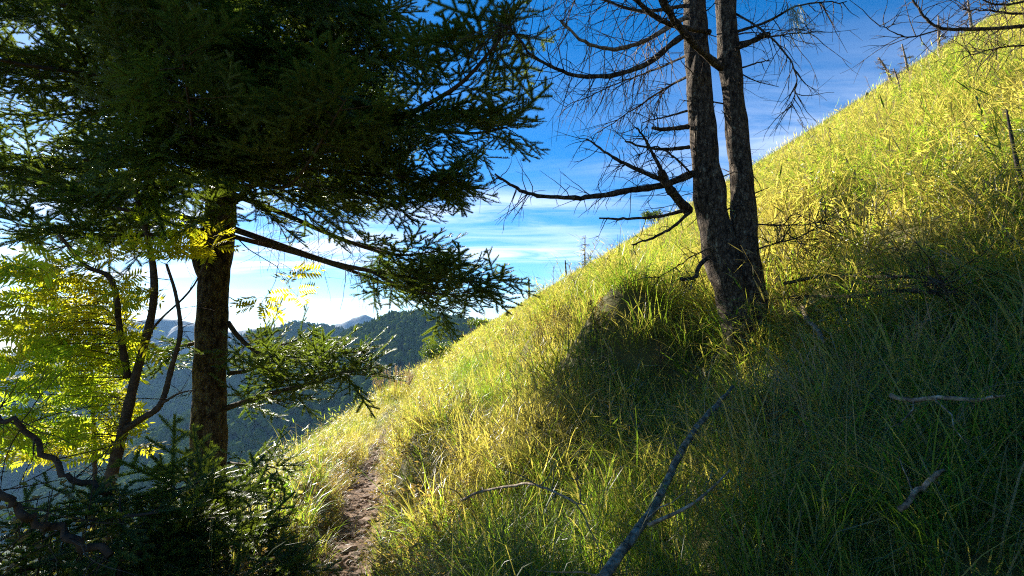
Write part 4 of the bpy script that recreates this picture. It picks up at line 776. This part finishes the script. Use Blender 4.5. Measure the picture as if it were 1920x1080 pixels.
# ------------------------------------------------------------------ young firs, lower left
def sapling(px, d, top, label, wid=.7, seed=1):
    rr_ = np.random.default_rng(seed); t = P(px, top, d); b = t.copy(); b[2] = h(b[0], b[1]); b[2] = min(b[2], t[2] - .5); H = t[2] - b[2]; root = empty('fir_sapling', b); mb = MB(); c = spline([b - [0, 0, .1], (b + t) / 2 + [.03, 0, 0], t], 12); mb.tube(c, np.linspace(.022, .004, 12), 8); mb.build('trunk', M['limb'], root)
    z = .25
    while z < .97:
        p = c[int(z * 11)]
        for k in range(3):
            a = rr_.uniform(0, 6.3); ln = wid * (1.05 - z) ** .7 * rr_.uniform(.7, 1.1) + .08; d_ = np.array([math.cos(a), math.sin(a), 0]); fir_branch(root, [p, p + d_ * ln * .5 + Zup * .06 * ln, p + d_ * ln + Zup * .12 * ln], .008, .1, .34 * (1.1 - z * .6), rr_, twig_n=0, lift=.1, dens=0.7)
        z += .17
    tag(root, label, 'sapling', 'young firs')
sapling(365, 3.3, 880, 'tallest young fir in front of the big fir trunk', .38, 1); sapling(225, 2.9, 930, 'bushy young fir left of the tallest one', .55, 2); sapling(440, 3.3, 1010, 'smallest young fir, on the trail side of the tallest one', .2, 3); sapling(95, 2.8, 1010, 'low young fir in the lower left corner', .6, 4)

# ------------------------------------------------------------------ rowan tree with yellowing feather leaves
r = np.random.default_rng(700)
def rowan_leaf(seed):
    q = np.random.default_rng(seed); mb = MB(); L = .20; n = 7; mb.tube([(0, 0, 0), (0, L * .5, .008), (0, L, -.012)], [.0014, .001, .0006], 3, False)
    for i in range(n):
        t = .22 + .74 * i / n; z = .008 * math.sin(t * 3)
        for sg in (1, -1): lance(mb, np.array([0, L * t, z]), np.array([sg * .9, .5, q.normal(-.12, .12)]), Zup + q.normal(0, .2, 3), .064 * (.75 + .5 * math.sin(math.pi * (t - .1))), .018)
    lance(mb, np.array([0, L, -.012]), np.array([0, 1., -.2]), Zup, .045, .014); return mb
leaf_mbs = [rowan_leaf(i) for i in range(4)]; leaf_mesh = []
for q in leaf_mbs: me = q.mesh('leaf', False); me.materials.append(M['rowan']); leaf_mesh.append(me)
leaf_arr = [Src(q) for q in leaf_mbs]
def rowan(stems, zones, base_px, label, nleaf_parts):
    b = P(*base_px); b[2] = min(b[2], h(b[0], b[1])); root = empty('rowan_tree', b); allp = []; tw = MB()
    for i, (pix, r0, r1) in enumerate(stems):
        c = spline([P(*q) for q in pix], len(pix) * 5)
        if i == 0: c = np.vstack([b - [0, 0, .1], c])
        mb = MB(); mb.tube(c, np.linspace(r0, r1, len(c)) * r.uniform(.9, 1.1, len(c)), 8); dead_twigs(mb, c, r, 8, .25, .3, 1, .1, .003, 2); mb.build('trunk' if i == 0 else 'branch', M['limb'], root); allp.append(c)
    allp = np.concatenate(allp); LP, LY, LZ = [], [], []
    for (x0, y0, x1, y1, d0, d1, n) in zones:
        for k in range(n):
            p = P(r.uniform(x0, x1), r.uniform(y0, y1), r.uniform(d0, d1)); dd = np.linalg.norm(allp - p, axis=1) + .3 * np.maximum(0, allp[:, 2] - p[2]); s_ = allp[int(np.argmin(dd))]
            if np.linalg.norm(s_ - p) > .05: q = spline([s_, (s_ + p) / 2 + r.normal(0, .05, 3) + Zup * .04, p], 6); tw.tube(q, np.linspace(.0032, .0013, 6), 4)
            T = norm(p - s_); a0 = r.uniform(0, 6.3)
            for m in range(int(r.integers(5, 8))):
                a = a0 + m * 2.4; e = np.array([math.cos(a), math.sin(a), r.normal(.05, .3)]) + T * .5; LP.append(p - T * .02 * m); LY.append(norm(e)); LZ.append(norm(Zup * .45 + r.normal(0, .55, 3) + np.array([0, -.45, 0])))
    tag(tw.build('twigs', M['limb'], root), kind='stuff')
    Y = np.array(LY); X = np.cross(Y, np.array(LZ)); X /= np.linalg.norm(X, axis=1, keepdims=True); Z = np.cross(X, Y); E = euler_from_axes(X, Y, Z); LP = np.array(LP); S = r.uniform(.75, 1.35, len(LP)); I = r.integers(0, 4, len(LP)); order = np.argsort(LP[:, 1])
    o0 = np.array(root.location)
    for k in order[:nleaf_parts]:
        o = bpy.data.objects.new('leaf', leaf_mesh[I[k]]); COL.objects.link(o); o.parent = root; o.location = (LP[k] - o0).tolist(); o.rotation_euler = E[k].tolist(); o.scale = (float(S[k]),) * 3
    k = order[nleaf_parts:]
    if len(k): tag(array_object('crown', stamp(leaf_arr, LP[k], E[k], S[k], I[k]), M['rowan'], root), kind='stuff')
    tag(root, label, 'tree', 'rowan trees'); print('rowan leaves', len(LP))
rowan([([(205, 905, 4.3), (231, 806, 4.3), (252, 715, 4.3), (285, 586, 4.3), (287, 500, 4.3), (265, 400, 4.3), (245, 330, 4.3)], .045, .016), ([(240, 708, 4.3), (226, 629, 4.2), (210, 527, 4.1), (161, 498, 4.0), (110, 440, 3.9)], .028, .012), ([(233, 806, 4.3), (265, 785, 4.25), (301, 758, 4.2), (322, 688, 4.2), (338, 624, 4.1), (330, 554, 4.1), (312, 495, 4.1)], .03, .01),
       ([(301, 758, 4.2), (335, 738, 4.1), (367, 731, 4.0)], .011, .004), ([(262, 650, 4.3), (300, 600, 4.1), (360, 540, 4.2), (420, 440, 4.4), (470, 470, 4.5), (520, 500, 4.5)], .010, .003)],
      [(-20, 490, 110, 640, 3.2, 4.5, 26), (90, 510, 260, 640, 3.8, 5.2, 26), (60, 620, 230, 850, 4.0, 5.6, 40), (-20, 620, 90, 850, 3.2, 4.6, 24), (200, 640, 270, 840, 4.5, 5.5, 8), (470, 490, 560, 580, 4.2, 4.8, 3), (200, 400, 400, 480, 3.6, 4.6, 10)], (205, 960, 4.3), 'slender forked rowan with yellow-green feather leaves left of the big fir', 290)
rowan([([(178, 900, 5.2), (176, 800, 5.2), (172, 700, 5.2), (176, 610, 5.2)], .02, .008), ([(174, 720, 5.2), (130, 660, 5.0), (90, 620, 4.9)], .009, .004)], [(60, 560, 260, 700, 4.8, 6.2, 12), (90, 700, 240, 850, 4.8, 6.2, 14), (0, 700, 120, 880, 5.0, 6.5, 10)], (178, 960, 5.2), 'thin bright yellow rowan behind the forked one', 0)
# leaning dark stems at the left edge
for pix, r0, r1, lab in (([(-60, 770, 2.8), (0, 785, 2.85), (43, 803, 2.9), (91, 860, 2.95), (145, 900, 3.0), (215, 930, 3.1)], .012, .017, 'dark leaning dead stem entering at the left edge under the rowan'), ([(-60, 900, 2.4), (0, 928, 2.45), (54, 967, 2.5), (124, 1005, 2.6), (200, 1040, 2.7)], .015, .02, 'dark fallen stem in the lower left corner')):
    c = spline([P(*q) for q in pix], 24) + r.normal(0, .012, (24, 3)); mb = MB(); root = empty('dead_branch', c[-1]); mb.tube(c, np.linspace(r0, r1, 24) * r.uniform(.9, 1.1, 24), 10); mb.build('stem', M['limb'], root); mb = MB(); dead_twigs(mb, c, r, 26, .4, 0, 1, -.2, .004, 3); tag(mb.build('twigs', M['limb'], root), kind='stuff'); tag(root, lab, 'branch', 'fallen branches')

# ------------------------------------------------------------------ haze over the valley
m, ns, ls = mat_new('haze'); pv = ns.new('ShaderNodeVolumePrincipled'); pv.inputs['Color'].default_value = (0.30, 0.58, 1.0, 1); pv.inputs['Density'].default_value = 4.2e-5; pv.inputs['Anisotropy'].default_value = 0.1
o_ = ns.new('ShaderNodeOutputMaterial'); ls.new(pv.outputs[0], o_.inputs['Volume'])
mb = MB(); a, b0_, b1, z0, z1 = 15500, -3200, 15600, -770, 330
mb.add([(-a, b0_, z0), (a, b0_, z0), (a, b1, z0), (-a, b1, z0), (-a, b0_, z1), (a, b0_, z1), (a, b1, z1), (-a, b1, z1)], [(3, 2, 1, 0), (4, 5, 6, 7), (0, 1, 5, 4), (1, 2, 6, 5), (2, 3, 7, 6), (3, 0, 4, 7)])
tag(mb.build('haze', m, None, False), 'blue morning haze filling the valley', 'haze', kind='stuff')
